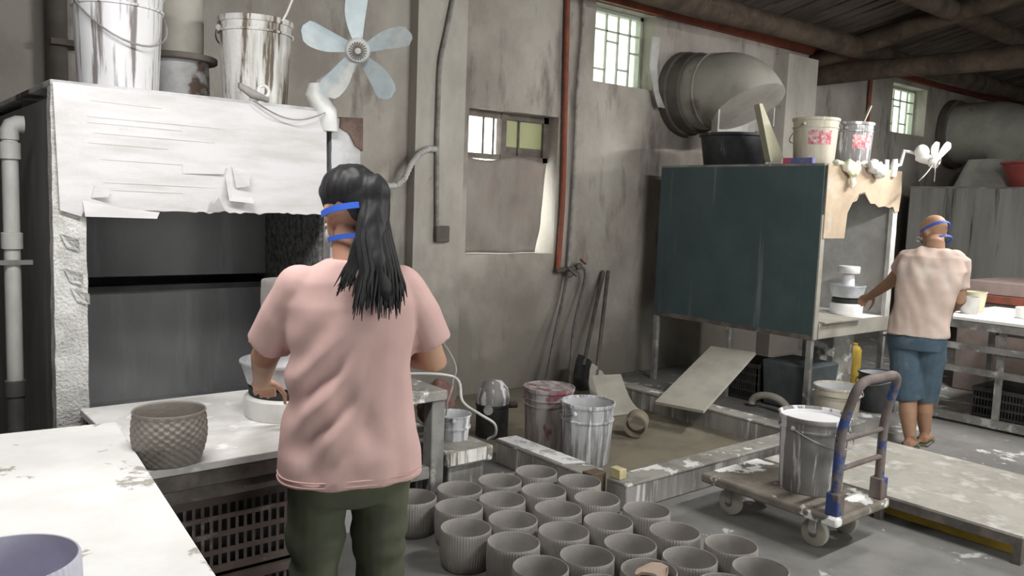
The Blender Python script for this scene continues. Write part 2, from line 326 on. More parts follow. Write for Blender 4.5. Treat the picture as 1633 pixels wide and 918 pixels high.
for j in range(gz_+1):
    for i in range(gx+1):
        u, v_ = i/gx, j/gz_; xx = x0+.015+u*(.84-.09*(1-v_)*(u > .5)*(u-.5)*2); zz = z0+.005+v_*(.74-.02*math.sin(u*7))
        sh.v.append(V((xx, WY+.07+.035*noise.noise(V((u*3+v_*2, v_*2.2, 0)))+.02*math.sin(u*9+v_*5)*(1-v_), zz)))
for j in range(gz_):
    for i in range(gx): a = j*(gx+1)+i; sh.f.append((a, a+1, a+gx+2, a+gx+1))
so = build('window_sheet', sh, m_sheet); so.modifiers.new('t', 'SOLIDIFY').thickness = .006; tag(so, 'grimy plastic sheet covering lower part of barred window opening', 'sheet')
# kerbs of the settling pit
KH = .13
def kerb(name, x0, x1, y0, y1, lab):
    o = build(name, MB().box(x0, x1, y0, y1, 0, KH), m_curbdrip, bev=.008)
    build('coping', MB().box(x0-.004, x1+.004, y0-.004, y1+.004, KH-.006, KH+.012), m_curb, o, bev=.006); return tag(o, lab, 'kerb')
kerb('pit_kerb', 2.975, 5.3, 2.69, 2.83, 'concrete kerb with white drips running behind the platform trolley')
kerb('pit_kerb', 2.91, 3.05, 2.93, 3.66, 'short concrete kerb beside the pots and the open dripped bucket')
kerb('pit_kerb', 4.62, 4.76, 2.835, 4.38, 'concrete kerb under the slanted plank in front of green booth')
pf = build('pit_floor', MB().box(3.0, 4.62, 2.83, WY, 0, .006), m_pit); struct(pf)
# ---------------------------------------------------------------- pots
def potmesh(R, H, fl, nseg=96, woven=False):
    prof = [(.84, 0), (.89, .03), (.955, .2), (.99, .4), (1, .55), (.995, .75), (.985, .92), (.98, .98), (.965, 1), (.945, .995), (.935, .96), (.925, .7), (.90, .4), (.80, .12), (.6, .07), (.02, .06)]
    if woven: prof = [(.74, 0), (.82, .03)]+[(.82+.18*math.sin(min(1, (i/54)/.62)*PI/2)-(max(0, i/54-.62)**2)*.35, .03+.9*i/54) for i in range(1, 55)]+prof[7:]
    mb = MB()
    def fn(a, k):
        z = prof[k][1]; out = k < (56 if woven else 8)
        if not out: return 1
        if woven:
            return 1+.022*abs(math.sin(a*22))**.7*math.cos(z*46+math.floor(a*22/PI+1e-6)*PI)*(0.06 < z < .93)
        return 1+fl*math.sin(a*56)*(.05 < z < .99)
    mb.lathe((0, 0, 0), [(r*R, z*H) for r, z in prof], 308 if woven else 336, fn); return mb
PH = .165
PR = [(855, 751), (797, 765), (733, 778), (924, 766), (867, 781), (801, 795), (732, 807), (659, 791), (952, 794), (890, 810), (818, 827), (743, 840), (1031, 812), (970, 830), (899, 846), (819, 863), (1076, 846), (1005, 866), (936, 885), (862, 903), (1166, 867), (1100, 888), (1035, 908), (1213, 905), (1158, 933), (960, 935), (1060, 955)]
pm = potmesh(.107, PH, .008).mesh('floor_pot'); pm.materials.append(m_pot)
for i, (a, b) in enumerate(PR):
    o = bpy.data.objects.new('ceramic_pot', pm); C.objects.link(o); p = onz(a, b, PH); o.location = (p.x, p.y, 0); o.rotation_euler.z = i*.7
    if (a, b) == (1035, 908): tag(o, 'raw grey ribbed pot on the floor with a pinkish clay scrap on its rim', 'pot', 'ribbed pots in rows on the floor')
    else: tag(o, 'raw grey ribbed pot with an empty open top standing among rows on the floor', 'pot', 'ribbed pots in rows on the floor')
def flatpiece(name, pts, off, m, lab, cat): return tag(build(name, MB().prism(pts, off), m), lab, cat)
p = onz(1035, 908, PH)
mb = MB(); R = []
for q in range(20):
    a = 2*PI*q/20; rr = .07*(1+.3*noise.noise(V((a, 1, 2)))); R.append((p.x+rr*math.cos(a), p.y-.02+rr*.8*math.sin(a)))
mb.rings([[(a, b, PH+.001+.03*noise.noise(V((a*20, b*20, 0)))) for a, b in R], [(a, b, PH+.012+.03*noise.noise(V((a*20, b*20, 0)))) for a, b in R]])
tag(build('clay_slab', mb, mat('pinkish clay', (.52, .40, .32), (.45, .34, .28), 14, rough=.9, bump=.4)), 'ragged pinkish clay scrap lying across a floor pot rim', 'clay')
# ---------------------------------------------------------------- tables on the left
WT = MB(); a = [onz(185, 672, .77), onz(348, 922, .77)]; dv = (a[1]-a[0]).normalized(); pv = V((dv.y, -dv.x, 0))
if pv.x > 0: pv = -pv
c0 = a[0]; c1 = a[0]+dv*1.75; c2 = c1+pv*1.3; c3 = c0+pv*1.3
wt = thing('glazing_table', (c0+c2)/2*1.0-V((0, 0, .77)), 'white dusted table with a lavender ribbed pot on it', 'table')
build('table_top', MB().prism([c0, c1, c2, c3], (0, 0, -.03)), m_whitetop, wt, bev=.003)
for q in (c0+dv*.06+pv*.06, c1-dv*.06+pv*.06, c2-dv*.06-pv*.06, c3+dv*.06-pv*.06): build('leg', MB().box(q.x-.025, q.x+.025, q.y-.025, q.y+.025, 0, .74), m_steel, wt)
pl_ = potmesh(.104, PH, .012); pp = onz(8, 893, .77+PH)
pl_.v = [v+V((pp.x, pp.y, .771)) for v in pl_.v]; tag(build('ceramic_pot', pl_, m_potlav), 'lavender glazed ribbed pot on the white dusted table', 'pot')
TT = .72; TX0, TX1, TY0, TY1 = .64, 1.48, 2.36, 3.18
t1 = thing('spray_table', (1.1, 2.8, 0), 'glaze dusted work table with dark steel frame before the cardboard booth', 'table')
build('table_top', MB().box(TX0, TX1, TY0, TY1, TT-.025, TT), m_tabletop, t1, bev=.003)
build('front_rail', MB().box(TX0+.01, TX1-.01, TY0+.005, TY0+.045, TT-.075, TT-.026), m_angle, t1, bev=.004)
build('front_rail', MB().box(TX0+.01, TX1-.01, TY0+.03, TY0+.07, TT-.125, TT-.08), m_angle, t1, bev=.004)
for xx in (TX0+.01, TX1-.05):
    for yy in (TY0+.01, TY1-.05): build('leg', MB().box(xx, xx+.04, yy, yy+.04, 0, TT-.026), m_angle, t1)
def crate(x0, x1, y0, y1, z0, h, m, lab, grp, nx=22, rows=4):
    t = thing('plastic_crate', ((x0+x1)/2, (y0+y1)/2, z0), lab, 'crate', grp); th = .008
    def lattice(p, q, ax):
        mb = MB(); L = q-p
        for k in range(rows+1):
            zz = z0+.012+(h-.03)*k/rows; mb.bar(p+V((0, 0, zz)), q+V((0, 0, zz)), th, .016 if 0 < k < rows else .024)
        n = max(4, int(nx*L.length/(x1-x0)))
        for k in range(n+1): c = p+L*(k/n); mb.bar(c+V((0, 0, z0)), c+V((0, 0, z0+h-.01)), .010, th*.55)
        return build('slotted_side', mb, m, t)
    a, b, c, d = V((x0, y0, 0)), V((x1, y0, 0)), V((x1, y1, 0)), V((x0, y1, 0))
    lattice(a, b, 0); lattice(a, d, 1); build('end_wall', MB().box(x1-.008, x1, y0+.01, y1-.009, z0+.013, z0+h-.03), m_black, t); build('inner_shade', MB().box(x0+.02, x1-.02, y0+.06, y0+.065, z0+.013, z0+h-.04), m_black, t); build('back_wall', MB().box(x0, x1, y1-.008, y1, z0, z0+h-.03), m_black, t)  # inner sheet, walls and base are painted black for the shade inside
    build('rim', MB().box(x0-.008, x1+.008, y0-.01, y0+.006, z0+h-.03, z0+h).box(x0-.008, x1+.008, y1-.006, y1+.01, z0+h-.03, z0+h).box(x0-.01, x0+.006, y0, y1, z0+h-.03, z0+h).box(x1-.006, x1+.01, y0, y1, z0+h-.03, z0+h), m, t)
    build('base', MB().box(x0, x1, y0, y1, z0, z0+.012), m_black, t); return t
for k, (zz, lab) in enumerate(((.33, 'brown slotted crate under the spray table, topmost of its stack'), (.065, 'brown slotted crate under the spray table, bottom of its stack'))):
    crate(.72, 1.28, 2.46, 2.86, zz, .25, m_crate, lab, 'crates under spray table')
build_pal = build('crate_skid', MB().box(.70, 1.30, 2.44, 2.52, 0, .063).box(.70, 1.30, 2.78, 2.88, 0, .063), m_wood); tag(build_pal, 'dark timber skids under the brown crates', 'skid')
pw = potmesh(.103, .155, 0, woven=True); pp = onz(270, 652, TT+.155); pw.v = [v+V((pp.x, pp.y, TT+.001)) for v in pw.v]
tag(build('ceramic_pot', pw, m_potw, ang=80), 'grey pot with woven basket texture on the spray table', 'pot')
def turntable(c, lab, s=1., zs=1.):
    t = thing('turntable', c, lab, 'turntable'); c = V(c)
    L = lambda prof: MB().lathe(c, [(r*s, z*zs) for r, z in prof], 48)
    build('base', L([(.15, 0), (.155, .012), (.155, .06), (.145, .068), (.02, .068)]), m_plastw, t)
    build('wheel', L([(.135, .069), (.14, .072), (.14, .094), (.12, .1), (.02, .1)]), m_black, t)
    build('basin', L([(.125, .101), (.145, .106), (.163, .155), (.166, .168), (.172, .170), (.172, .176), (.160, .177), (.155, .165), (.135, .115), (.02, .112)]), m_basin, t)
    build('cone', L([(.07, .113), (.065, .16), (.055, .24), (.03, .242)]), m_white, t)
    build('plate', L([(.05, .243), (.10, .247), (.105, .252), (.105, .285), (.10, .29), (.02, .29)]), m_plastw, t); return t
TC = V((1.235, 2.755, TT+.001)); turntable(TC, 'white turntable with galvanised basin on the glaze dusted table, beside the long-haired worker', 1., 1.12)
pt = potmesh(.10, .155, .011); pt.v = [v+TC+V((0, 0, .3265)) for v in pt.v]; tag(build('ceramic_pot', pt, m_pot), 'raw grey pot raised on the turntable beside the long-haired worker', 'pot')
# ---------------------------------------------------------------- booth with white cardboard
BX0, BX1, BY, BT = .57, 1.76, 3.2, 1.86
b1 = thing('spray_booth', (1.16, 4.0, 0), 'dark spray booth with torn white glaze-coated cardboard front', 'spray booth')
def crusty_post(x0, x1, y0, y1, z0, z1, amp=.006):
    mb = MB(); n = 60; R = []
    for i in range(n+1):
        z = z0+(z1-z0)*i/n; j = lambda k: amp*noise.noise(V((z*14, k*3.1, 5)))
        R.append([(x0+j(1), y0+j(2), z), (x1+j(3), y0+j(4), z), (x1+j(5), y1, z), (x0+j(6), y1, z)])
    return mb.rings(R)
build('post', crusty_post(BX0, BX0+.105, BY, BY+.06, 0, 1.84, .0035), m_crust, b1); build('post', crusty_post(1.622, BX1, BY+.02, BY+.07, 0, 1.83, .004), m_spray, b1); build('rusted_corner', MB().prism([(1.66, BY+.012, 1.835), (1.764, BY+.012, 1.84), (1.766, BY+.012, 1.70), (1.73, BY+.012, 1.72), (1.70, BY+.012, 1.77), (1.655, BY+.012, 1.79)], (0, .07, 0)), mat('rusted plate', (.10, .065, .05), (.17, .12, .1), 14, rough=.9, bump=.5), b1)
build('top_panel', MB().box(BX0, 1.62, BY, 4.7, BT-.02, BT), m_spray, b1, bev=.003)
build('side_panel', MB().box(BX0+.002, BX0+.02, BY+.06, 4.7, .0, 1.80), m_dark, b1)
build('side_panel', MB().box(1.60, 1.62, BY+.08, 4.7, .0, 1.84), m_rough, b1)
build('rear_panel', MB().box(BX0+.02, 1.60, 4.66, 4.68, 0, 1.84), m_dark, b1); build('back_panel', MB().box(BX0+.02, 1.60, 3.86, 3.88, 1.12, 1.84), m_dark, b1); build('back_panel', MB().box(BX0+.02, 1.60, 3.82, 3.84, .3, 1.085), m_dark, b1)
build('slot_lip', MB().box(BX0+.02, 1.60, 3.80, 3.88, 1.06, 1.085), m_black, b1)
build('inner_floor', MB().box(BX0+.02, 1.60, BY+.02, 3.82, .56, .58), m_dark, b1)
# torn cardboard front: outline with ragged lower edge, and peeling flaps
def ragged(z, x0, x1, n, amp, seed): return [(x0+(x1-x0)*i/n, z+amp*noise.noise(V((i*1.7, seed, 0)))) for i in range(n+1)]
yc = BY-.012
low = [(.655, 1.43)]+ragged(1.425, .70, 1.05, 12, .006, 2)+ragged(1.425, 1.06, 1.575, 26, .011, 8)
pts = [(x_, yc, z_) for x_, z_ in low]+[(1.585, yc, 1.60), (1.58, yc, 1.845), (.60, yc, 1.85), (.64, yc, 1.62)]
cbd = build('cardboard_front', MB().prism(pts, (0, .006, 0)), m_card, b1)
def flap(pts, off=(0, .004, 0), m=m_card): return build('torn_flap', MB().prism([V(q) for q in pts], off), m, cbd)
flap([(.66, yc-.006, 1.455), (.665, yc-.02, 1.40), (.90, yc-.03, 1.397), (.915, yc-.012, 1.42), (.80, yc-.004, 1.43)])
flap([(1.16, yc-.004, 1.56), (1.165, yc-.03, 1.47), (1.26, yc-.04, 1.462), (1.262, yc-.012, 1.488), (1.19, yc-.006, 1.495)])
flap([(1.09, yc-.003, 1.425), (1.125, yc-.03, 1.48), (1.16, yc-.003, 1.43)]); flap([(1.0, yc-.002, 1.60), (1.16, yc-.01, 1.60), (1.15, yc-.012, 1.57), (1.0, yc-.002, 1.565)])
flap([(1.185, yc-.004, 1.60), (1.25, yc-.022, 1.58), (1.245, yc-.028, 1.53), (1.20, yc-.01, 1.52)]); flap([(.70, yc-.003, 1.51), (.745, yc-.02, 1.50), (.74, yc-.024, 1.47), (.69, yc-.004, 1.465)])
for zz, xa, xb in ((1.80, .69, .93), (1.745, .68, 1.16), (1.725, .68, 1.0), (1.69, .70, 1.12), (1.655, .68, .95), (1.60, .72, 1.08), (1.52, .73, 1.12), (1.495, .70, 1.0)): build('crease', MB().bar((xa, yc-.0006, zz), (xb, yc-.0006, zz-.004), .0014, .0014), m_galvlite, cbd)
tape = MB().prism([(.575, yc-.004, 1.85), (.66, yc-.004, 1.85), (.675, yc-.006, 1.44), (.655, yc-.008, 1.40), (.59, yc-.004, 1.42)], (0, .003, 0)); build('tape_strip', tape, m_card, cbd)
for z_, dx in ((1.22, .0), (1.15, .02), (1.34, -.01)): build('peeling_paint', MB().prism([(.60+dx, BY-.008, z_), (.655+dx, BY-.03, z_-.02), (.66+dx, BY-.012, z_-.06), (.62+dx, BY-.006, z_-.05)], (0, .004, 0)), m_crust, b1)
# ---------------------------------------------------------------- buckets
def bucket(c, R, H, m, lab, fill=None, handle=0., hang=.6, grp=None, lid=False, inner=m_bucketin, bands=(.80,), label=False, thick=.004):
    c = V(c); t = thing('paint_bucket', c, lab, 'bucket', grp)
    r0 = R*.86; rr = lambda z: r0+(R*.97-r0)*z/H
    prof = [(r0*.97, 0), (r0, .006)]
    for b in sorted(bands): zb = b*H; prof += [(rr(zb-.006), zb-.006), (rr(zb)+.007, zb-.004), (rr(zb)+.007, zb+.004), (rr(zb), zb+.006)]
    prof += [(rr(H*.93), H*.93), (R, H*.94), (R*1.02, H*.985), (R*1.01, H), (R*.965, H)]
    if lid: prof += [(R*.95, H-.006), (.02, H-.008)]
    else: prof += [(R*.94, H*.97), (rr(H*.5)-.008, H*.5), (r0-.008, .012), (.01, .012)]
    mb = MB().lathe(c, prof, 48); body = build('body', mb, m, t)
    if not lid: build('inside', MB().lathe(c, [(r0-.012, .016), (rr(H*.5)-.0095, H*.5), (R*.934, H*.96), (R*.925, H*.96), (rr(H*.5)-.013, H*.5), (r0-.016, .02), (.005, .02)], 40), inner, t)
    if fill: build('glaze', MB().lathe(c+V((0, 0, H*fill)), [(rr(H*fill)-.014, -.004), (rr(H*fill)-.014, 0), (.002, .001)], 40), m_white, t)
    for s in (0, PI):
        a = handle+s; e = c+V((math.cos(a)*(rr(H*.86)+.008), math.sin(a)*(rr(H*.86)+.008), H*.86)); build('handle_lug', MB().ell(e, .014, .014, .014, None, 10, 6), m, t)
    pts = []
    for k in range(17):
        u = k/16*PI; q = V((math.cos(handle), math.sin(handle), 0)); n_ = V((-math.sin(handle), math.cos(handle), 0)); rad = rr(H*.86)+.012
        pts.append(c+q*math.cos(u)*rad+n_*math.sin(u)*(rad+.012)+V((0, 0, H*.86-math.sin(u)*H*hang*.6)))
    build('handle', MB().tube(pts, .0035, 6), m_pipe, t)
    if label:
        R_ = []
        for k in range(13):
            a = label+(-.55+1.1*k/12); R_.append([c+V((math.cos(a)*(rr(z)+.0015), math.sin(a)*(rr(z)+.0015), z)) for z in (H*.42, H*.72)])
        mb = MB()
        for k in range(12): mb.add([R_[k][0], R_[k+1][0], R_[k+1][1], R_[k][1]], [(0, 1, 2, 3)])
        build('printed_label', mb, m_redlabel, body)
    return t
CAMDIR = math.atan2(-AF.y, -AF.x)           # direction towards the viewer, used to turn handles and prints to the room
bucket((.83, 3.38, BT+.001), .160, .37, m_bwhite, 'tall white streaked bucket with wire handle on the cardboard booth', handle=CAMDIR+.9-PI/2, hang=.75, inner=m_bgrey)
bucket((1.37, 3.42, BT+.001), .150, .35, m_bwhite2, 'heavily dripped white bucket with thick rim on the cardboard booth', handle=CAMDIR+2.2, hang=.3, bands=(.84,))
dr = thing('exhaust_duct', (1.10, 3.72, BT), 'dark flanged exhaust drum and duct behind the white buckets', 'duct')
build('drum', MB().lathe((1.12, 3.62, BT), [(.12, 0), (.125, .01), (.12, .17), (.02, .17)], 32), m_spray, dr); build('flange', MB().lathe((1.12, 3.62, BT+.17), [(.15, 0), (.155, .004), (.155, .022), (.15, .025), (.02, .025)], 32), m_ductdark, dr)
build('duct_pipe', MB().lathe((1.12, 3.62, BT+.195), [(.10, 0), (.10, .6), (.108, .605), (.108, .62), (.10, .625), (.10, 1.48), (.02, 1.48)], 32), m_galv, dr)
# small lever clamp in front of the dripped bucket
cl = thing('spring_clamp', (1.30, 3.22, BT), 'grey lever clamp at the foot of the dripped bucket', 'clamp')
build('jaw', MB().loft([((1.22, 3.21, BT+.055), (0, .01, 0), (0, 0, .012)), ((1.27, 3.21, BT+.03), (0, .014, 0), (0, 0, .02)), ((1.34, 3.215, BT+.012), (0, .012, 0), (0, 0, .011))], 12), m_pipe, cl)
build('ring', MB().rings([[V((1.325, 3.225, BT+.045))+V((math.cos(a)*(.022+.007*math.cos(b)), .007*math.sin(b), math.sin(a)*(.022+.007*math.cos(b)))) for b in [q*PI/4 for q in range(8)]] for a in [q*PI/9 for q in range(18)]], closed=True), m_plastw, cl)
# ---------------------------------------------------------------- fans
def fan(c, axis, R, nb, rot, mB, mH, lab, bladew=.11, tilt=.45):
    t = thing('clip_fan', c, lab, 'fan'); c = V(c); ax = V(axis).normalized(); e1 = ax.cross(V((0, 0, 1))).normalized(); e2 = e1.cross(ax).normalized()
    for k in range(nb):
        a = rot+2*PI*k/nb; d = e1*math.cos(a)+e2*math.sin(a); sd = ax.cross(d); w_ = sd*math.cos(tilt)+ax*math.sin(tilt); mb = MB(); R_ = []
        for i in range(11):
            u = i/10; rr = R*(.16+.84*u); hw = bladew/2*(.5+.65*math.sin(u*2.1))*(1 if u < .82 else math.sqrt(max(0.03, 1-((u-.82)/.185)**2)))
            cc = c+d*rr+sd*.012*math.sin(u*3); nn = ax*.0025
            R_.append([cc-w_*hw-nn, cc+w_*hw-nn, cc+w_*hw+nn, cc-w_*hw+nn])
        build('blade', mb.rings(R_), mB, t)
    hub = build('hub', MB().lathe(c, [(R*.21, -.03), (R*.22, -.02), (R*.22, .016), (R*.19, .026), (R*.16, .028), (.004, .03)], 32, axis=ax), mH, t)
    for k in range(20):
        a = 2*PI*k/20; d = e1*math.cos(a)+e2*math.sin(a); d2 = e1*math.cos(a+.25)+e2*math.sin(a+.25); build('vent_rib', MB().bar(c+d*R*.06+ax*.031, c+d2*R*.155+ax*.031, .0035, .003), m_ductdark, hub)
    build('hub_cap', MB().lathe(c+ax*.03, [(R*.06, 0), (R*.05, .007), (.003, .009)], 20, axis=ax), mH, hub)
    build('motor', MB().lathe(c, [(R*.05, -.15), (R*.17, -.14), (R*.19, -.10), (R*.17, -.035), (R*.08, -.03)], 24, axis=ax), mH, t); return t
fc = ony(570, 80, 3.02); fax = (EYE-fc).normalized()+V((.05, 0, -.1))
f1 = fan(fc, fax, .225, 5, .5*PI, m_fan, m_fanhub, 'five-bladed pale blue fan clipped to cardboard booth corner', .092, .6)
fb = V((1.56, 3.22, BT)); build('arm', MB().tube([fc-fax.normalized()*.10, fc-fax.normalized()*.12+V((-.02, .02, -.08)), fb+V((.03, .02, .10)), fb+V((0, 0, .02))], [.022, .03, .035, .04], 14), m_fanhub, f1)
build('clip', MB().loft([(fb+V((-.02, 0, .10)), (.02, 0, 0), (0, .03, 0)), (fb+V((-.01, 0, .05)), (.045, 0, 0), (0, .04, 0)), (fb+V((.02, -.01, .0)), (.05, 0, 0), (0, .05, 0)), (fb+V((.04, -.02, -.09)), (.035, 0, 0), (0, .03, 0))], 16), m_plastw, f1)
pts = []
for k in range(21):
    u = k/20; q = V((1.26, yc-.02, 1.86)).lerp(V((1.56, yc-.03, 1.84)), u); pts.append(q+V((0, -.01*math.sin(u*PI), -.05*math.sin(u*PI))))
build('cord', MB().tube(pts, .003, 6), m_pipe, f1)
tag(build('hanging_wire', MB().tube([at(468, -40, 2.95), at(466, 0, 2.95), at(457, 22, 2.95), at(450, 34, 2.95)], .004, 6), m_pvc), 'pale twisted wire hanging above the dripped bucket', 'wire')
# ---------------------------------------------------------------- pipes at far left and on the wall
pv_ = thing('drain_pipe', (.555, 3.95, 0), 'pale vertical drain pipe with elbow beside the dark booth side', 'pipe'); px_, py_ = .475, 3.72
py_ = 3.45; px_ = ony(17, 300, py_).x
build('pipe', MB().tube([(px_, py_, .74), (px_, py_, 1.66)], .027, 18), m_pvc, pv_); build('elbow', MB().tube([(px_, py_, 1.66), (px_, py_, 1.69), (px_+.008, py_, 1.708), (px_+.025, py_, 1.716), (px_+.045, py_, 1.716)], .031, 18), m_pvc, pv_)
for zz in (1.30, 1.62, .76): build('coupling', MB().lathe((px_, py_, zz), [(.028, -.03), (.035, -.028), (.035, .028), (.028, .03)], 20), m_pvc if zz > 1 else m_pvcdark, pv_)
build('lower_pipe', MB().tube([(px_, py_, 0), (px_, py_, .74)], .03, 18), m_pvcdark, pv_); build('strap', MB().box(px_-.06, px_+.06, py_-.034, py_-.026, 1.215, 1.232), m_steel, pv_)
def wallpipe(name, pxs, r, m, lab, y=WY-.035, cat='pipe'): return tag(build(name, MB().tube(cr([ony(a, b, y) for a, b in pxs]), r, 12), m), lab, cat)
wallpipe('wall_pipe', [(905, -30), (905, 0), (902, 130), (898, 300), (893, 385), (889, 432)], .022, m_red, 'rust red vertical pipe on the plaster wall')
wallpipe('wall_pipe', [(932, -30), (928, 60), (920, 150), (914, 300), (906, 425)], .014, m_pipe, 'thin grey vertical pipe on plaster wall leading to the taps')
wallpipe('wall_conduit', [(722, 0), (712, 50), (702, 100), (699, 170), (697, 235), (697, 370)], .016, m_pipe, 'thin grey conduit running down the pale pilaster', WY-.12)
hs = [(600, 297), (632, 296), (645, 285), (655, 262), (668, 245), (684, 237), (697, 238)]
P_ = [ony(a, b, WY-.13-.02*(i < 4)) for i, (a, b) in enumerate(hs)]; pts = []
for i in range(len(P_)-1):
    for k in range(8): pts.append(P_[i].lerp(P_[i+1], k/8))
tag(build('corrugated_hose', MB().tube(pts, [.019+.005*(i % 2) for i in range(len(pts))], 10), m_pvc), 'pale corrugated hose bending onto the pilaster', 'hose')
wallpipe('wall_pipe', [(88, -30), (89, 40), (90, 100), (92, 160)], .055, m_ductdark, 'thick dark pipe on the wall behind the tall white bucket', WY-.07)
tag(build('wall_shelf', MB().box(ony(72, 65, WY).x, ony(118, 65, WY).x, WY-.16, WY-.001, ony(90, 68, WY).z-.03, ony(90, 68, WY).z), m_frame), 'small timber bracket shelf beside the thick dark wall pipe', 'shelf')
wallpipe('wall_pipe', [(1389, 128), (1387, 150), (1383, 200)], .022, m_red, 'short rust red pipe on the wall behind the stirring stick')
jb = tag(build('junction_box', MB().box(3.33, 3.45, WY-.14, WY-.10, 1.20, 1.32), m_ductdark, bev=.01), 'dark dirty junction box on the pale pilaster', 'box')
tp = thing('wall_taps', ony(905, 440, WY), 'corroded twin taps at the foot of the wall pipes', 'tap'); q = ony(905, 430, WY-.05)
build('manifold', MB().tube([q+V((-.13, 0, -.01)), q+V((.14, 0, .02))], .02, 12), m_ductdark, tp); build('valve', MB().ell(q+V((.0, -.03, -.03)), .035, .03, .035), m_ductdark, tp); build('valve', MB().ell(q+V((.10, -.03, .03)), .03, .03, .03), m_ductdark, tp)
build('tap_handle', MB().bar(q+V((-.05, -.06, .02)), q+V((.05, -.06, -.05)), .02, .012), m_ductdark, tp); build('tap_handle', MB().bar(q+V((.09, -.06, .09)), q+V((.15, -.06, .05)), .02, .012), m_red, tp)
e = onz(868, 622, .02); tag(build('water_hose', MB().tube(cr([q+V((-.02, -.02, -.03)), q+V((-.06, -.03, -.2)), q.lerp(e, .55), e.lerp(q, .12), e]), .013, 10), m_hose), 'dark straight water hose hanging from taps, beside the rust red pipe', 'hose')
e = onz(908, 622, .02); tag(build('water_hose', MB().tube(cr([q+V((.10, -.03, .02)), q+V((.15, -.05, .0)), q+V((.15, -.05, -.12)), q.lerp(e, .5)+V((.06, 0, 0)), e]), .012, 10), m_hose), 'dark curved water hose hanging from taps, nearest the shovels', 'hose')
# ---------------------------------------------------------------- grey table, low stand and clutter right of the woman
gt = thing('side_table', (1.95, 3.4, 0), 'dust caked grey table behind the long-haired worker', 'table'); GZ = .60
build('table_top', MB().box(1.78, 2.24, 3.20, 3.75, GZ-.05, GZ), m_curb, gt, bev=.006)
for xx, yy in ((2.16, 3.21), (1.80, 3.21), (2.16, 3.67), (1.80, 3.67)): build('leg', MB().box(xx, xx+.075, yy, yy+.075, 0, GZ-.05), m_steel, gt, bev=.006)
build('stretcher', MB().box(1.87, 2.16, 3.22, 3.27, .17, .23), m_steel, gt, bev=.004)
tag(build('pale_panel', MB().box(1.80, 2.20, 3.70, 3.72, GZ+.001, GZ+.17), m_galvlite, bev=.004), 'pale low panel standing along the grey side table edge', 'panel')
ls = thing('low_stand', (2.4, 3.45, 0), 'low concrete stand dripping with white glaze beside the pots', 'stand')
build('slab', MB().box(2.26, 2.54, 3.21, 3.7, .20, .28), m_curb, ls, bev=.012); build('block', MB().box(2.29, 2.51, 3.25, 3.65, 0, .20), m_curbdrip, ls, bev=.008)
build('glaze_skin', MB().box(2.27, 2.50, 3.2065, 3.212, .215, .278), m_bwhite2, ls)
bucket((2.43, 3.42, .281), .095, .13, m_bpit, 'small white streaked pail on the low dripping stand', handle=1., bands=(.5,), hang=.4)
rg = MB(); c = V((2.46, 3.62, .281)); rg.ell(c+V((0, .0, .12)), .11, .075, .13, None, 24, 14); rg2 = skinned(rg, .012, 3, lambda p: .03*noise.noise(p*22)); zmin = min(v.z for v in rg2.v)
for v in rg2.v: v.z += .282-zmin
tag(build('rag_bundle', rg2, m_rag), 'crumpled maroon rag bundle behind the small pail', 'rag')
pp = onz(783, 703, .0); pp = onz(785, 700, 0)+V((.04, .06, 0)); pp.z = 0; pt_ = thing('pressure_pot', pp, 'dark spray pressure pot with white splashed dome lid', 'pressure pot')
build('tank', MB().lathe(pp, [(.10, 0), (.105, .01), (.105, .2), (.11, .205), (.11, .22), (.02, .22)], 32), m_black, pt_); build('dome', MB().lathe(pp, [(.105, .22), (.108, .26), (.095, .32), (.06, .36), (.02, .372), (.002, .373)], 32), m_bgrey, pt_)
build('valve', MB().tube([pp+V((.1, -.03, .2)), pp+V((.16, -.05, .2))], .022, 12), m_ductdark, pt_); build('gauge', MB().lathe(pp+V((-.09, -.07, .2)), [(.03, 0), (.03, .02), (.002, .022)], 18, axis=(-.5, -.8, 0)), m_pipe, pt_)
pts = [V((1.33, 2.42, .93)), V((1.5, 2.6, .80)), V((1.72, 2.9, .78)), at(722, 600, 3.6), at(738, 640, 3.5), at(765, 660, 3.55), at(788, 675, 3.6), at(790, 692, 3.65), at(778, 700, 3.7)]
tag(build('air_hose', MB().tube(cr(pts), .006, 8), m_pvc), 'thin pale air hose looping to the pressure pot', 'hose')
tag(build('electric_cable', MB().tube(cr([V((1.78, 3.17, 1.3)), at(716, 560, 3.7), at(722, 610, 3.65), at(714, 640, 3.6), at(711, 662, 3.62)]), .004, 6), m_pipe), 'thin pale cable hanging beside the grey side table', 'cable')
tag(build('spill_board', MB().hexa([(a_, b_, KH+h_) for h_ in (.0125, .017) for a_, b_ in ((2.92, 3.1), (3.04, 3.05), (3.045, 3.64), (2.915, 3.65))]), mat('patchy white crust', (.80, .80, .82), (.42, .41, .39), 9, fac=(.48, .6), rough=.8, bump=.3)), 'white glaze crust along the top of the short kerb', 'glaze crust')
# ---------------------------------------------------------------- in the pit
b = onz(933, 748, 0); bucket((b.x+.1, b.y+.1, .007), .158, .36, m_bpit, 'open pale bucket covered with grey drips in the settling pit', handle=.3, hang=.2, bands=(.72,))
b = onz(882, 727, 0); bucket((b.x+.09, b.y+.16, .007), .158, .38, m_bred, 'closed grimy bucket with red print in the settling pit', handle=2., hang=.2, lid=True, bands=(.82,))
q = onz(1003, 697, 0); mb = MB(); R = []
for i, (r, z) in enumerate([(.075, 0), (.075, .17), (.064, .17), (.064, 0)]): R.append([q+V((z*.8, z*.6-.05, .085))+V((-.6*math.cos(t), .8*math.cos(t), math.sin(t)))*r for t in [2*PI*k/28 for k in range(28)]])
tag(build('pipe_offcut', mb.rings(R, closed=True), mat('sand caked pipe', (.25, .22, .165), (.19, .17, .13), 9, rough=.9)), 'short sand caked pipe offcut lying in the pit', 'pipe')
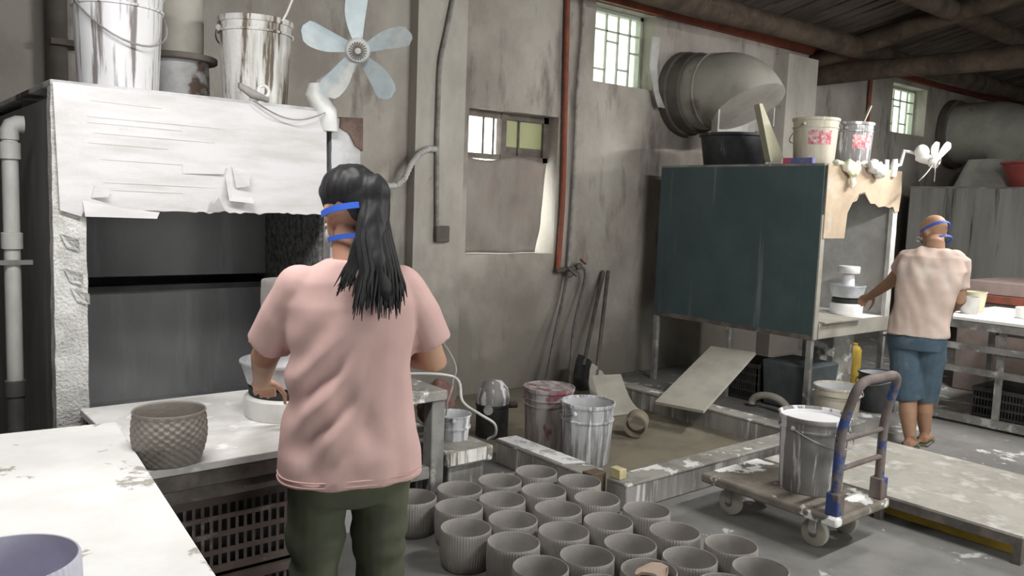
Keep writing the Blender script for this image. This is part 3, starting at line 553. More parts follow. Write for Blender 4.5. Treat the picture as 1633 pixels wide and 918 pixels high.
q = onz(938, 755, KH); o = build('brick', MB().box(q.x-.06, q.x+.04, q.y-.09, q.y-.015, .001, KH+.03), m_brickd, bev=.005); tag(o, 'dark brown brick on the kerb beside the yellow brick', 'brick')
q = onz(972, 771, KH); o = build('brick', MB().box(max(2.985, q.x-.04), q.x+.1, q.y-.02, q.y+.05, KH+.013, KH+.065), m_bricky, bev=.004); tag(o, 'pale yellow brick on the kerb corner', 'brick')
q = onz(940, 757, KH)
def shovel(top, foot, lab, m, bladeup):
    t = thing('shovel', foot, lab, 'shovel'); top, foot = V(top), V(foot); d = (top-foot).normalized(); s = d.cross(V((0, -1, 0))).normalized(); n_ = s.cross(d)
    build('handle', MB().tube([foot+d*.22, foot+d*.5, top-d*.02, top], [.016, .015, .017, .016], 12), m_handletool, t)
    mb = MB(); R = []
    for i, (u, w_) in enumerate(((0, .09), (.08, .12), (.2, .125), (.27, .11), (.29, .03))):
        R.append([foot+d*u-s*w_+n_*.02, foot+d*u+n_*-.006, foot+d*u+s*w_+n_*.02, foot+d*u+s*w_+n_*.024, foot+d*u, foot+d*u-s*w_+n_*.024])
    build('blade', mb.rings(R), m, t); return t
tpt = ony(962, 432, WY-.03)
shovel(tpt, (4.62, 4.76, .01), 'dark handled shovel with black blade leaning on the plaster wall', m_black, 0)
shovel(tpt+V((.03, -.03, .0)), (4.46, 4.42, .02), 'dusty handled shovel leaning on the wall into the dustpan board', m_plank, 0)
dp = MB(); q = [onz(975, 668, .015), onz(1043, 668, .015), onz(988, 600, .33)+V((0, 0, 0)), onz(945, 601, .33)]
a_, b_ = onz(972, 664, .01), onz(1022, 657, .01); c_, d_ = at(990, 599, 6.12), at(945, 601, 6.12); R = []
for k in range(9):
    u = k/8; up = u**1.5; R.append([a_.lerp(d_, u)*1.0+V((0, 0, -.05*math.sin(u*PI))), b_.lerp(c_, u)+V((0, 0, -.05*math.sin(u*PI))), b_.lerp(c_, u)+V((.006, .006, .012-.05*math.sin(u*PI))), a_.lerp(d_, u)+V((.006, .006, .012-.05*math.sin(u*PI)))])
for r in R:
    for p_ in r: p_.z = max(p_.z, .008)
lo_ = min(p_.z for r in R for p_ in r)
tag(build('dustpan_sheet', MB().rings(R), m_plank), 'dusty bent sheet scoop propped beneath the shovels', 'scoop')
# slanted plank on the far kerb
lo, hi = V((4.42, 3.56, .155)), V((5.30, 3.78, .44)); d = (hi-lo).normalized(); s = d.cross(V((0, 0, 1))).normalized()
tag(build('slanted_plank', MB().bar(lo, hi, .36, .022), m_plank), 'wide dusty plank slanting from kerb up to green booth leg', 'plank')
# ---------------------------------------------------------------- green booth
GX0, GX1, GY0, GY1, GT = 5.54, 6.66, 3.27, 4.8, 1.86
b2 = thing('spray_booth', (6.1, 4.0, 0), 'dark green steel spray booth with torn brown cardboard front', 'spray booth')
build('side_panel', MB().box(GX0, GX0+.015, GY0, GY1, .61, GT-.005), m_green, b2); build('side_panel', MB().box(GX1-.02, GX1, GY0+.02, GY1, .61, GT-.005), m_galvlite, b2)
build('top_panel', MB().box(GX0, GX1, GY0, GY1, GT-.005, GT+.012), m_steel, b2); build('back_panel', MB().box(GX0+.02, GX1-.02, 4.0, 4.02, .71, GT-.01), m_galvlite, b2)
build('bottom_rail', MB().box(GX0-.005, GX0+.03, GY0, GY1, .575, .61), m_angle, b2)
for yy in (GY0+.003, 4.0, GY1-.04): build('leg', MB().box(GX0+.001, GX0+.04, yy, yy+.04, 0, .575), m_steel, b2)
for yy in (GY0+.003, GY1-.04): build('leg', MB().box(GX1-.041, GX1-.001, yy, yy+.04, 0, .61), m_steel, b2)
build('post', MB().box(GX0+.0, GX0+.05, GY0-.012, GY0, .58, 1.5), m_plank, b2); build('post', crusty_post(GX1-.075, GX1, GY0-.012, GY0+.02, .55, 1.6, .003), m_galvlite, b2)
build('work_shelf', MB().box(GX0+.02, GX1-.02, GY0-.01, 4.0, .68, .70), m_whitetop, b2)
build('apron', MB().box(GX0+.05, GX1-.02, GY0-.02, GY0-.005, .585, .70), m_plank, b2); build('loose_board', MB().box(GX0+.08, GX0+.62, GY0-.05, GY0+.3, .701, .712), m_plank, b2)
yq = GY0-.02
pts = [(5.56, 1.33), (5.85, 1.33), (5.87, 1.52), (5.93, 1.60), (5.99, 1.615), (6.02, 1.66), (6.10, 1.675), (6.16, 1.63), (6.20, 1.60), (6.27, 1.60), (6.33, 1.575), (6.42, 1.585), (6.5, 1.575), (6.56, 1.585), (6.60, 1.54), (6.66, 1.55), (6.68, 1.70), (6.66, 1.87), (6.2, 1.875), (5.56, 1.87)]
c2_ = build('cardboard_front', MB().prism([(a, yq, b) for a, b in pts], (0, .006, 0)), m_card2, b2)
build('dark_edge', MB().prism([(5.94, yq-.001, 1.603), (6.02, yq-.001, 1.668), (6.10, yq-.001, 1.683), (6.16, yq-.001, 1.635), (6.10, yq-.001, 1.678), (6.02, yq-.001, 1.662)], (0, .0008, 0)), m_black, c2_)  # black sliver along the torn cardboard edge
turntable(onz(1362, 503, .702)+V((.05, .10, 0)), 'white turntable with basin inside the green booth', .82, 1.35)
# on top of the green booth
tb = MB().lathe((5.90, 4.32, GT+.013), [(.24, 0), (.25, .01), (.285, .24), (.30, .25), (.30, .27), (.285, .27), (.24, .03), (.01, .02)], 40)
tag(build('plastic_tub', tb, m_tub), 'black plastic tub under the duct elbow on green booth', 'tub')
du = thing('duct_elbow', (5.95, 4.3, GT+.3), 'large galvanised duct elbow entering the wall above the green booth', 'duct')
DX, DZ, DR = 6.14, 2.56, .33; pts = []; 
for k in range(13):
    a = k/12*PI/2; pts.append(V((DX, 4.34+.30*(1-math.cos(a))*1.0, DZ-.32+.32*math.sin(a))))
pts.append(V((DX, 5.09, DZ)))
build('elbow', MB().tube([p for p in pts if p.z > 2.40], DR, 36), m_galv, du); build('wall_flange', MB().lathe((DX, 4.88, DZ), [(DR, 0), (DR+.03, .01), (DR+.03, .13), (DR+.05, .14), (DR+.05, .21), (DR, .215)], 36, axis=(0, 1, 0)), m_ductdark, du)
for yy in (4.74,): build('seam', MB().lathe((DX, yy, DZ), [(DR, -.008), (DR+.012, -.005), (DR+.012, .005), (DR, .008)], 36, axis=(0, 1, 0)), m_galv, du)
R = []
for r in (DR+.005, DR-.01):
    top = []; bot = []
    for k in range(37):
        a = 2*PI*k/36; top.append((DX+math.cos(a)*r, 4.34+math.sin(a)*r, 2.47)); bot.append((DX+math.cos(a)*r, 4.34+math.sin(a)*r, 2.15+.13*max(0, math.cos(a+.5))))
    R.append((top, bot))
mb = MB()
for k in range(16): mb.hexa([R[0][1][k], R[0][1][k+1], R[1][1][k+1], R[1][1][k], R[0][0][k], R[0][0][k+1], R[1][0][k+1], R[1][0][k]])
build('collar', mb, m_galvlite, du)
build('support', MB().bar((DX+.3, 4.5, GT+.013), (DX+.3, 4.5, 2.3), .03, .03), m_ductdark, du)
q = [ony(1216, 165, 3.72), ony(1250, 252, 3.72), ony(1229, 258, 3.72), ony(1211, 165, 3.72)]
q = [V((p.x, p.y, max(p.z, GT+.013))) for p in q]; tag(build('leaning_sheet', MB().prism(q, (.06, .09, 0)), mat('cream sheet', (.56, .54, .40), (.5, .48, .37), 5, rough=.7)), 'cream angled sheet standing between tub and bucket', 'sheet')
bucket((5.80, 3.52, GT+.013), .172, .35, m_bcream, 'cream bucket with red print on the green booth', handle=CAMDIR+2.3, hang=.6, label=CAMDIR-.1, bands=(.8,))
b4 = bucket((6.30, 3.52, GT+.013), .182, .36, m_bgrey, 'grey bucket with red print and stirring stick on green booth', handle=CAMDIR+2.6, hang=.8, label=CAMDIR+.3, bands=(.8,))
tag(build('stirring_stick', MB().bar((6.22, 3.50, GT+.05), (6.44, 3.44, GT+.52), .022, .012), m_plank), 'wooden stirring stick poking out of the grey bucket', 'stick')
o = build('carton', MB().box(5.552, 5.60, 3.38, 3.62, GT+.013, GT+.055), m_boxb, bev=.003); build('end_label', MB().box(5.549, 5.6, 3.56, 3.622, GT+.014, GT+.056), m_boxr, o); tag(o, 'small blue carton with red end on the green booth edge', 'carton')
def lump(name, parts, m, lab, cat, amp=.02, fr=25, vox=.01, zmin=None, parent=None):
    mb = MB()
    for c, r in parts: mb.ell(c, r[0], r[1], r[2], None, 16, 10)
    k = skinned(mb, vox, 3, lambda p: amp*noise.noise(p*fr)); 
    if zmin is not None:
        lo = min(v.z for v in k.v)
        for v in k.v: v.z += zmin-lo
    o = build(name, k, m, parent); return tag(o, lab, cat) if lab else o
lump('work_glove', [((5.78, 3.215, 1.86), (.07, .035, .05)), ((5.83, 3.205, 1.83), (.05, .03, .05)), ((5.84, 3.215, 1.76), (.035, .022, .05)), ((5.70, 3.25, 1.885), (.08, .03, .018)), ((5.88, 3.21, 1.86), (.035, .03, .05))], m_glove, 'soiled yellow gloves draped over the brown cardboard edge', 'gloves')
lump('plastic_bag', [((6.14, 3.205, 1.88), (.10, .04, .055)), ((6.22, 3.205, 1.85), (.07, .035, .06)), ((6.03, 3.24, 1.90), (.07, .02, .018))], m_bag, 'crumpled clear plastic bag on the brown cardboard edge', 'bag')
fc2 = V((6.62, 3.0, 1.93)); fc2 = ony(1491, 258, 3.0); ax2 = V((.1, -1, -.35))
f2 = fan(fc2, ax2, .22, 4, .75, m_plastw, m_plastw, 'white clip fan reaching out from the green booth corner', .058, -.5)
build('arm', MB().tube([fc2-ax2.normalized()*.14+V((0, 0, .02)), fc2-ax2.normalized()*.2+V((-.02, .04, .02)), V((6.60, 3.24, 1.92)), V((6.52, 3.26, 1.90))], .016, 12), m_plastw, f2); build('motor_head', MB().ell(fc2-ax2.normalized()*.11+V((0, 0, .04)), .055, .055, .06), m_plastw, f2)
build('clip', MB().loft([((6.53, 3.25, 1.96), (.018, 0, 0), (0, .02, 0)), ((6.52, 3.25, 1.90), (.03, 0, 0), (0, .03, 0)), ((6.50, 3.24, 1.82), (.028, 0, 0), (0, .02, 0))], 14), m_plastw, f2); build('clip', MB().loft([((6.42, 3.26, 1.95), (.03, 0, 0), (0, .01, 0)), ((6.43, 3.26, 1.86), (.03, 0, 0), (0, .01, 0))], 10), m_galvlite, f2)
# under the green booth
cr = crate(5.60, 6.0, 3.75, 4.25, .002, .30, m_crateblk, 'black crate in the shadow under the green booth', None)
o = build('storage_bin', MB().hexa([(5.62, 3.32, .002), (5.98, 3.32, .002), (5.98, 3.7, .002), (5.62, 3.7, .002), (5.60, 3.30, .36), (6.02, 3.30, .36), (6.02, 3.72, .36), (5.60, 3.72, .36)]), mat('slate bin', (.085, .10, .105), (.06, .07, .075), 6, rough=.7), bev=.015); tag(o, 'slate grey bin in the shade under the green booth', 'bin')
mb = MB(); R = []
for i in range(13):
    a = PI*i/12; R.append([(5.36+.0+.0*i, 3.52-.17*math.cos(a)*1.0+.0, .005+.13*math.sin(a))]); 
tag(build('curved_offcut', MB().tube([(5.44, 3.52-.16*math.cos(PI*i/12), .03+.09*math.sin(PI*i/12)) for i in range(13)], .028, 10), m_plank), 'half round dusty offcut beside the storage bin', 'offcut')
tag(build('concrete_block', MB().box(6.06, 6.36, 3.38, 3.66, .002, .57), m_curb, bev=.01), 'tall dusty concrete block under the green booth shelf', 'block')
b = onz(1348, 690, 0); bucket((b.x+.09, b.y+.13, .002), .165, .30, m_bcream, 'cream bucket of white glaze beside the trolley handle', fill=.8, handle=2.4, hang=.1)
bucket((6.25, 3.10, .002), .15, .30, m_bdark, 'dark bucket behind the cream glaze bucket near the green booth', handle=1.2, hang=.3)
tag(build('yellow_can', MB().lathe((6.82, 3.62, .002), [(.06, 0), (.065, .01), (.065, .34), (.05, .37), (.03, .38), (.03, .40), (.002, .40)], 24), m_yellow), 'yellow can behind the green booth leg', 'can')
# ---------------------------------------------------------------- trolley
TD = .20; tr = thing('platform_trolley', (3.53, 2.12, 0), 'splashed platform trolley with chipped blue tube handle', 'trolley')
build('deck', MB().box(3.29, 3.76, 1.76, 2.49, TD-.045, TD), m_trolley, tr, bev=.012)
def wheel(c, name='wheel'):
    c = V(c); o = build('caster', MB().bar(c+V((-.028, 0, .0)), c+V((-.028, 0, .1)), .006, .035, (0, 1, 0)).bar(c+V((.028, 0, 0)), c+V((.028, 0, .1)), .006, .035, (0, 1, 0)).box(c.x-.035, c.x+.035, c.y-.04, c.y+.04, c.z+.085, TD-.045), m_steel, tr)
    build('wheel', MB().lathe(c, [(.012, -.02), (.05, -.02), (.062, -.014), (.064, 0), (.062, .014), (.05, .02), (.012, .02)], 28, axis=(1, 0, 0)), m_plank, o); build('hub', MB().lathe(c, [(.02, -.026), (.02, .026)], 16, axis=(1, 0, 0)), m_ductdark, o)
for c in ((3.40, 1.92, .065), (3.66, 1.92, .065), (3.40, 2.38, .065), (3.66, 2.38, .065)): wheel(c)
hp = []
L0, R0, LT, RT = V((3.335, 1.80, TD)), V((3.715, 1.80, TD)), V((3.35, 1.74, .80)), V((3.70, 1.74, .80))
def arc(a, b, c, n=7): return [a.lerp(b, k/n).lerp(b.lerp(c, k/n), k/n) for k in range(n+1)]
m1 = V((3.335, 1.80, .58)); m2 = V((3.715, 1.80, .58)); pts = [L0]+arc(V((3.335, 1.80, .48)), m1, m1.lerp(LT, .45))+arc(m1.lerp(LT, .7), LT, LT.lerp(RT, .25))+arc(LT.lerp(RT, .75), RT, RT.lerp(m2, .3))+arc(m2.lerp(RT, .45), m2, V((3.715, 1.80, .48)))+[R0]
hd = build('handle', MB().tube(pts, .021, 14), m_handle, tr)
for zz in (.40, .53): build('crossbar', MB().tube([(3.335, 1.80, zz), (3.715, 1.80, zz)], .012, 10), m_handle, hd)
for q in (L0, R0): build('socket', MB().box(q.x-.03, q.x+.03, q.y-.03, q.y+.03, TD, TD+.10), m_handle, tr, bev=.006)
bucket((3.57, 2.06, TD+.001), .165, .36, m_bgrey, 'grimy bucket brimming with white glaze on the platform trolley', fill=.93, handle=CAMDIR-.95, hang=.35, bands=(.83,), inner=m_white)
# low platform
lp = thing('low_platform', (4.45, 1.9, 0), 'low scuffed plywood platform on steel frame beside the trolley', 'platform'); LZ = .135; PX0, PX1, PY0, PY1 = 3.97, 4.95, 1.27, 2.58
build('plywood_top', MB().box(PX0, PX1, PY0, PY1, LZ-.012, LZ), m_ply, lp)
for a in ((PX0, PX0+.035, PY0, PY1), (PX1-.035, PX1, PY0, PY1), (PX0+.036, PX1-.036, PY0, PY0+.035), (PX0+.036, PX1-.036, PY1-.035, PY1)): build('frame_rail', MB().box(a[0], a[1], a[2], a[3], LZ-.055, LZ-.0125), m_angle, lp)
for xx, yy in ((PX0, PY0), (PX1-.035, PY0), (PX0, PY1-.035), (PX1-.035, PY1-.035), (PX0, 1.9)): build('leg', MB().box(xx, xx+.035, yy, yy+.035, 0, LZ-.0555), m_angle, lp)
tag(build('yellow_beam', MB().box(4.08, 4.14, 1.0, 1.98, .001, .05), m_yellow, bev=.004), 'yellow painted beam lying under the low platform', 'beam')
# ---------------------------------------------------------------- bench on the right and third booth
bn = thing('steel_bench', (6.9, 1.9, 0), 'long steel bench with white dusted top beside the bald worker', 'bench'); BXa, BXb, BYa, BYb = 6.38, 7.5, .3, 2.78
build('bench_top', MB().box(BXa, BXb, BYa, BYb, .77, .79), m_whitetop, bn); build('apron', MB().box(BXa+.01, BXa+.05, BYa, BYb, .71, .769), m_steel, bn); build('apron', MB().box(BXb-.05, BXb-.01, BYa, BYb, .71, .769), m_steel, bn)
for zz in (.60, .43): build('rail', MB().box(BXa, BXa+.04, BYa, BYb, zz-.045, zz), m_steel, bn); build('rail', MB().box(BXb-.04, BXb, BYa, BYb, zz-.045, zz), m_steel, bn)
build('bottom_rail', MB().box(BXa, BXa+.05, BYa, BYb, .02, .075), m_steel, bn)
for yy in (BYb-.05, 2.30, 1.45, .4):
    for xx in (BXa+.055, BXb-.1): build('leg', MB().box(xx, xx+.04, yy, yy+.04, 0, .709), m_steel, bn)
for k, yy in enumerate((2.28, 1.74, 1.2)): crate(6.50, 6.95, yy-.24, yy+.22, .002, .28, m_crateblk, 'black slotted crate on the floor beneath the steel bench', 'crates beneath the steel bench')
q = onz(1545, 500, .79); tag(build('plastic_cup', MB().lathe((q.x, q.y, .791), [(.055, 0), (.058, .004), (.066, .13), (.062, .13), (.05, .01), (.002, .01)], 24), m_galvlite), 'pale cup on the steel bench beside the cream tub', 'cup')
tag(build('plastic_cup', MB().lathe((q.x+.22, q.y+.05, .791), [(.06, 0), (.064, .004), (.08, .15), (.086, .155), (.076, .155), (.055, .012), (.002, .012)], 24), m_cream), 'cream tub on the steel bench behind the pale cup', 'tub')
q = onz(1640, 508, .79); tag(build('white_bowl', MB().lathe((q.x, q.y, .791), [(.08, 0), (.085, .004), (.09, .08), (.085, .082), (.075, .01), (.002, .01)], 28), m_plastw), 'white round bowl on the steel bench', 'bowl')
rt = thing('board_stack', (8.2, 2.9, 0), 'stack of pinkish boards with a red edge behind the bench', 'boards')
build('board', MB().box(7.7, 8.7, 1.8, 3.15, .0, .80), m_pinkboard, rt, bev=.01); build('red_edge', MB().box(7.68, 8.7, 1.8, 3.17, .80, .86), m_red, rt); build('board', MB().box(7.75, 8.7, 1.8, 3.12, .86, .98), m_pinkboard, rt, bev=.01)
b3 = thing('spray_booth', (10.6, 4.0, 0), 'grey streaked spray booth behind the bench', 'spray booth')
build('side_panel', MB().box(10.0, 10.02, 3.2, 4.76, .4, 1.86), m_grey3, b3); build('side_panel', MB().box(11.1, 11.12, 3.2, 4.76, .4, 1.86), m_grey3, b3); build('top_panel', MB().box(9.99, 11.13, 3.2, 4.77, 1.86, 1.88), m_steel, b3); build('back_panel', MB().box(10.02, 11.1, 4.72, 4.75, .4, 1.86), m_dark, b3)
for xx in (10.0, 11.08):
    for yy in (3.2, 4.71): build('leg', MB().box(xx, xx+.04, yy, yy+.04, 0, .4), m_steel, b3)
rb = MB().lathe((10.55, 3.55, 1.881), [(.28, 0), (.30, .01), (.40, .26), (.43, .27), (.43, .29), (.39, .285), (.28, .02), (.01, .015)], 40); tag(build('plastic_basin', rb, m_redbasin), 'red plastic basin on top of the grey streaked booth', 'basin')
d3 = thing('duct_elbow', (10.5, 4.35, 1.88), 'dusty duct elbow with pale metal hood above the grey streaked booth', 'duct')
pts = [V((10.55, 4.2, 2.2))]+[V((10.55, 4.2+.34*(1-math.cos(k/8*PI/2)), 2.3+.34*math.sin(k/8*PI/2))) for k in range(9)]+[V((10.55, 5.09, 2.64))]
pts = [p+V((1.15, 0, 0)) for p in pts]
build('elbow', MB().tube(pts, .40, 32), m_galv, d3); build('hood', MB().loft([((11.0, 4.2, 1.881), (.48, 0, 0), (0, .42, 0)), ((11.3, 4.2, 2.25), (.42, 0, 0), (0, .40, 0))], 32, 3), m_galvlite, d3)
build('wall_flange', MB().lathe((11.7, 4.98, 2.64), [(.40, 0), (.45, .01), (.45, .1), (.4, .11)], 32, axis=(0, 1, 0)), m_ductdark, d3)
# hanging strips at window and wall
q = ony(1042, 105, WY-.05); tag(build('torn_film', MB().loft([(q+V((.02, -.0, .25)), (.06, 0, 0), (0, .006, 0)), (q, (.05, 0, 0), (0, .012, 0)), (q+V((.02, -.03, -.22)), (.035, 0, 0), (0, .01, 0)), (q+V((.08, -.05, -.36)), (.05, 0, 0), (0, .012, 0))], 14), m_galvlite), 'torn pale film hanging beside the green window', 'film')
# ---------------------------------------------------------------- people
def hand(mb, wrist, d, up, side, curl=.5, s=1.):
    wrist, d, up = V(wrist), V(d).normalized(), V(up); up = (up-d*up.dot(d)).normalized(); lat = d.cross(up)*side
    mb.loft([(wrist-d*.02, lat*.025*s, up*.019*s), (wrist+d*.02*s, lat*.031*s, up*.017*s), (wrist+d*.06*s, lat*.040*s, up*.015*s), (wrist+d*.088*s, lat*.038*s, up*.012*s)], 14)
    for k, (o_, L) in enumerate(((-.029, .068), (-.010, .078), (.010, .073), (.028, .058))):
        p = wrist+d*.078*s+lat*o_*s; a = 0; pts = [p-d*.012]; dd = d+lat*o_*2.0
        for j in range(3):
            a += curl*(.5+.25*j); pts.append(pts[-1]+(dd.normalized()*math.cos(a)-up*math.sin(a))*L*s*(.44, .33, .27)[j])
        mb.tube(pts, [.0092*s, .009*s, .0082*s, .0068*s], 8)
    p = wrist+d*.025*s-lat*.03*s; mb.tube([p, p+(d*.6-lat*.6-up*.3)*.035*s, p+(d*.95-lat*.62-up*.5)*.06*s, p+(d*1.3-lat*.5-up*.8)*.075*s], [.013*s, .011*s, .0095*s, .007*s], 8)
def headshape(mb, c, fwd, upv, s=1.):
    fwd = V(fwd).normalized(); upv = V(upv); upv = (upv-fwd*upv.dot(fwd)).normalized(); rt_ = fwd.cross(upv); M = Matrix((rt_, fwd, upv)).transposed()
    T = lambda x, y, z: V(c)+M @ V((x*s, y*s, z*s))
    mb.ell(T(0, -.012, .025), .074*s, .092*s, .085*s, M); mb.ell(T(0, .022, -.035), .060*s, .066*s, .075*s, M); mb.ell(T(0, .045, -.088), .030*s, .026*s, .022*s, M, 12, 8)
    mb.tube([T(0, .082, .005), T(0, .105, -.03), T(0, .085, -.042)], [.009*s, .015*s, .012*s], 10)
    mb.ell(T(0, .078, .022), .05*s, .014*s, .010*s, M, 12, 8); mb.ell(T(0, .084, -.066), .022*s, .010*s, .006*s, M, 12, 8); mb.ell(T(0, .083, -.076), .018*s, .010*s, .006*s, M, 12, 8)
    for q in (-1, 1): mb.ell(T(q*.073, -.008, -.012), .010*s, .017*s, .030*s, M, 12, 8)
    return T, M
def strap(T, zf, zb, rx, ry, yo, wd, m, parent, a0=-PI*1.15, a1=.15*PI):
    R = []
    for k in range(31):
        a = a0+(a1-a0)*k/30; x_, y_ = math.cos(a), math.sin(a); z = zb+(zf-zb)*(y_+1)/2
        R.append([T(x_*rx, yo+y_*ry, z-wd/2), T(x_*(rx+.004), yo+y_*(ry+.004), z-wd/2), T(x_*(rx+.004), yo+y_*(ry+.004), z+wd/2), T(x_*rx, yo+y_*ry, z+wd/2)])
    return build('mask_strap', MB().rings(R), m, parent)
def limb(mb, pts, rad, n=16):
    P = [V(p) for p in pts]; out = []; rr = []
    for i in range(len(P)-1):
        for k in range(4): u = k/4; out.append(P[i].lerp(P[i+1], u)); rr.append(rad[i]*(1-u)+rad[i+1]*u)
    out.append(P[-1]); rr.append(rad[-1]); mb.tube(out, rr, n); mb.ell(P[0], rad[0], rad[0], rad[0], None, 14, 8)
# woman: local frame, +y is the way she faces
WB = V((1.12, 2.08, 0)); wr = math.radians(-16); Wm = Matrix.Rotation(wr, 3, 'Z')
def WL(x, y, z): return WB+Wm @ V((x, y, z))
wx, wyv = Wm @ V((1, 0, 0)), Wm @ V((0, 1, 0))
wo = thing('person', WB, 'person with long black hair, pink T-shirt and olive trousers working at a turntable', 'person')
def Wst(L): return [(WL(x, y, z), wx*a, wyv*b) for x, y, z, a, b in L]
Hc = WL(.0, .075, 1.462); hf = Wm @ V((-.22, .93, -.28)); hu = Wm @ V((-.06, .18, 1))
mb = MB(); T, HM = headshape(mb, Hc, hf, hu, .98)
mb.tube([WL(0, .02, 1.25), WL(0, .03, 1.32), Hc+V((0, 0, -.03))], [.062, .052, .052], 16)
mb.loft(Wst([(0, .0, .70, .15, .10), (0, 0, .82, .165, .11), (0, .0, 1.0, .13, .09), (0, .01, 1.15, .15, .095), (0, .02, 1.25, .16, .08), (0, .02, 1.31, .07, .05)]))
lsh, lel, lwr = WL(-.150, .02, 1.235), WL(-.222, .15, 1.03), WL(-.205, .385, .905); rsh, rel, rwr = WL(.150, .02, 1.235), WL(.245, .0, 1.03), WL(.14, .26, 1.02)
limb(mb, [lsh, lel, lwr], [.046, .041, .026]); limb(mb, [rsh, rel, rwr], [.046, .042, .026])
hand(mb, lwr, WL(-.18, .50, .86)-lwr, (0, 0, 1), -1, .45); hand(mb, rwr, WL(.0, .45, 1.0)-rwr, (0, 0, 1), 1, .7)
for s in (-1, 1): limb(mb, [WL(s*.085, 0, .72), WL(s*.095, .02, .42), WL(s*.10, -.02, .08)], [.075, .052, .036]); mb.loft([(WL(s*.10, -.05, .045), wx*.03, V((0, 0, .035))), (WL(s*.10, .05, .04), wx*.04, V((0, 0, .03))), (WL(s*.10, .15, .03), wx*.04, V((0, 0, .02)))], 12)
build('body', skinned(mb, .0065, 4), m_skin, wo, ang=180)
mb = MB(); mb.loft(Wst([(0, -.005, .705, .205, .135), (0, -.005, .78, .200, .13), (0, .0, .90, .182, .118), (0, 0, 1.02, .170, .112), (0, .005, 1.12, .180, .115), (0, .012, 1.20, .190, .108), (0, .018, 1.265, .178, .09), (0, .02, 1.30, .12, .07), (0, .022, 1.325, .072, .058)]), 32, 2.5)
limb(mb, [WL(-.145, .018, 1.248), WL(-.182, .065, 1.16), WL(-.215, .12, 1.075)], [.064, .066, .066]); limb(mb, [WL(.145, .018, 1.248), WL(.20, .012, 1.16), WL(.238, .004, 1.075)], [.064, .067, .066])
def folds(p):
    l = Wm.transposed() @ (p-WB); lo = max(0, min(1, (1.2-l.z)/.3)); q = V((l.x*11+l.z*7, l.y*5, l.z*2.2-l.x*2)); q2 = V((l.x*8, l.y*8, l.z*1.6+3))
    f = noise.noise(q)*.008+noise.noise(V((l.x*15, l.y*4, l.z*1.5+l.x*4)))*.011; s = 0
    if l.x < .02: u = (l.z-.98)-(l.x+.16)*1.1; s = .014*math.sin(u*48)*math.exp(-((l.x+.12)/.09)**2)*math.exp(-((l.z-.95)/.16)**2)
    return f*lo*(1 if l.z > .72 else .5)+s+noise.noise(p*16)*.003
gun = thing('spray_gun', rwr, 'metal spray gun in the hand of the long-haired worker', 'spray gun'); gp = WL(.05, .40, .99)
build('barrel', MB().tube([gp+V((0, 0, .05)), gp+wyv*.10+V((0, 0, .05))], [.012, .009], 12), m_basin, gun); build('grip', MB().tube([gp+V((0, 0, .045)), gp-wyv*.02+V((0, 0, -.06))], .012, 12), m_basin, gun); build('cup', MB().lathe(gp+wyv*.05+V((0, 0, .065)), [(.01, 0), (.035, .03), (.035, .08), (.002, .082)], 20), m_basin, gun)
shirt = build('t_shirt', skinned(mb, .007, 5, folds), m_pink, wo, ang=180)
for z, a, b in ((.716, .2035, .1335), (.730, .2025, .1325)): build('hem_seam', MB().tube([WL(a*math.copysign(abs(math.cos(t))**.8, math.cos(t)), -.005+b*math.copysign(abs(math.sin(t))**.8, math.sin(t)), z) for t in [2*PI*k/48 for k in range(49)]], .0022, 6), m_pink, shirt)
mb = MB(); mb.loft(Wst([(0, 0, .635, .150, .10), (0, 0, .70, .178, .115), (0, 0, .76, .165, .10), (0, 0, .93, .11, .07)]), 28, 2.6)
for s in (-1, 1): limb(mb, [WL(s*.088, 0, .70), WL(s*.095, .015, .44), WL(s*.102, -.015, .10)], [.090, .074, .060])
def tfold(p): return .013*noise.noise(V((p.x*5, p.y*5, p.z*22)))*max(0, min(1, (.7-p.z)/.15))+.004*noise.noise(p*14)
build('trousers', skinned(mb, .008, 4, tfold), m_olive, wo, ang=180)
for s in (-1, 1): build('shoe', skinned(MB().loft([(WL(s*.10, -.075, .03), wx*.03, V((0, 0, .028))), (WL(s*.10, -.02, .04), wx*.042, V((0, 0, .04))), (WL(s*.10, .08, .035), wx*.048, V((0, 0, .034))), (WL(s*.10, .16, .022), wx*.035, V((0, 0, .021)))], 16), .006, 3), m_shoe, wo)
# hair: cap, tied tail and loose strands
mb = MB(); mb.ell(T(0, -.022, .052), .084, .096, .078, HM, 24, 14); mb.ell(T(.018, -.066, .022), .070, .056, .075, HM, 20, 12); mb.ell(T(0, .03, .066), .070, .055, .046, HM, 18, 10); mb.ell(T(.055, -.02, .0), .034, .06, .07, HM, 16, 10)
tail0 = T(.034, -.098, .0); tl = [tail0, WL(.040, -.050, 1.39), WL(.048, -.100, 1.31), WL(.060, -.122, 1.25), WL(.066, -.122, 1.20)]
mb.ell(tl[0]+V((0, 0, .02)), .046, .046, .06); mb.tube([tl[0]+V((0, 0, .06))]+tl, [.012, .046, .046, .036, .024, .006], 14)
def hairf(p): return .0035*noise.noise(V((p.x*60, p.y*60, p.z*7)))
hr = build('hair', skinned(mb, .006, 4, hairf), m_hair, wo, ang=180)
mb = MB(); rnd = random.Random(3)
for k in range(130):
    a = rnd.uniform(-1, 1); o_ = wx*a*.044+wyv*rnd.uniform(-.012, .012); e = WL(.045+a*.07+rnd.uniform(-.01, .01), -.132+rnd.uniform(-.005, .012), rnd.uniform(1.17, 1.27))
    P_ = [tl[0]+o_*.7+V((0, 0, .0)), tl[1]+o_*1.05-wyv*.03, tl[2]+o_*1.15-wyv*.018, (tl[2]+o_*1.3).lerp(e, .55)-wyv*.010, e]
    mb.tube(P_, [.004, .006, .006, .0045, .001], 5)
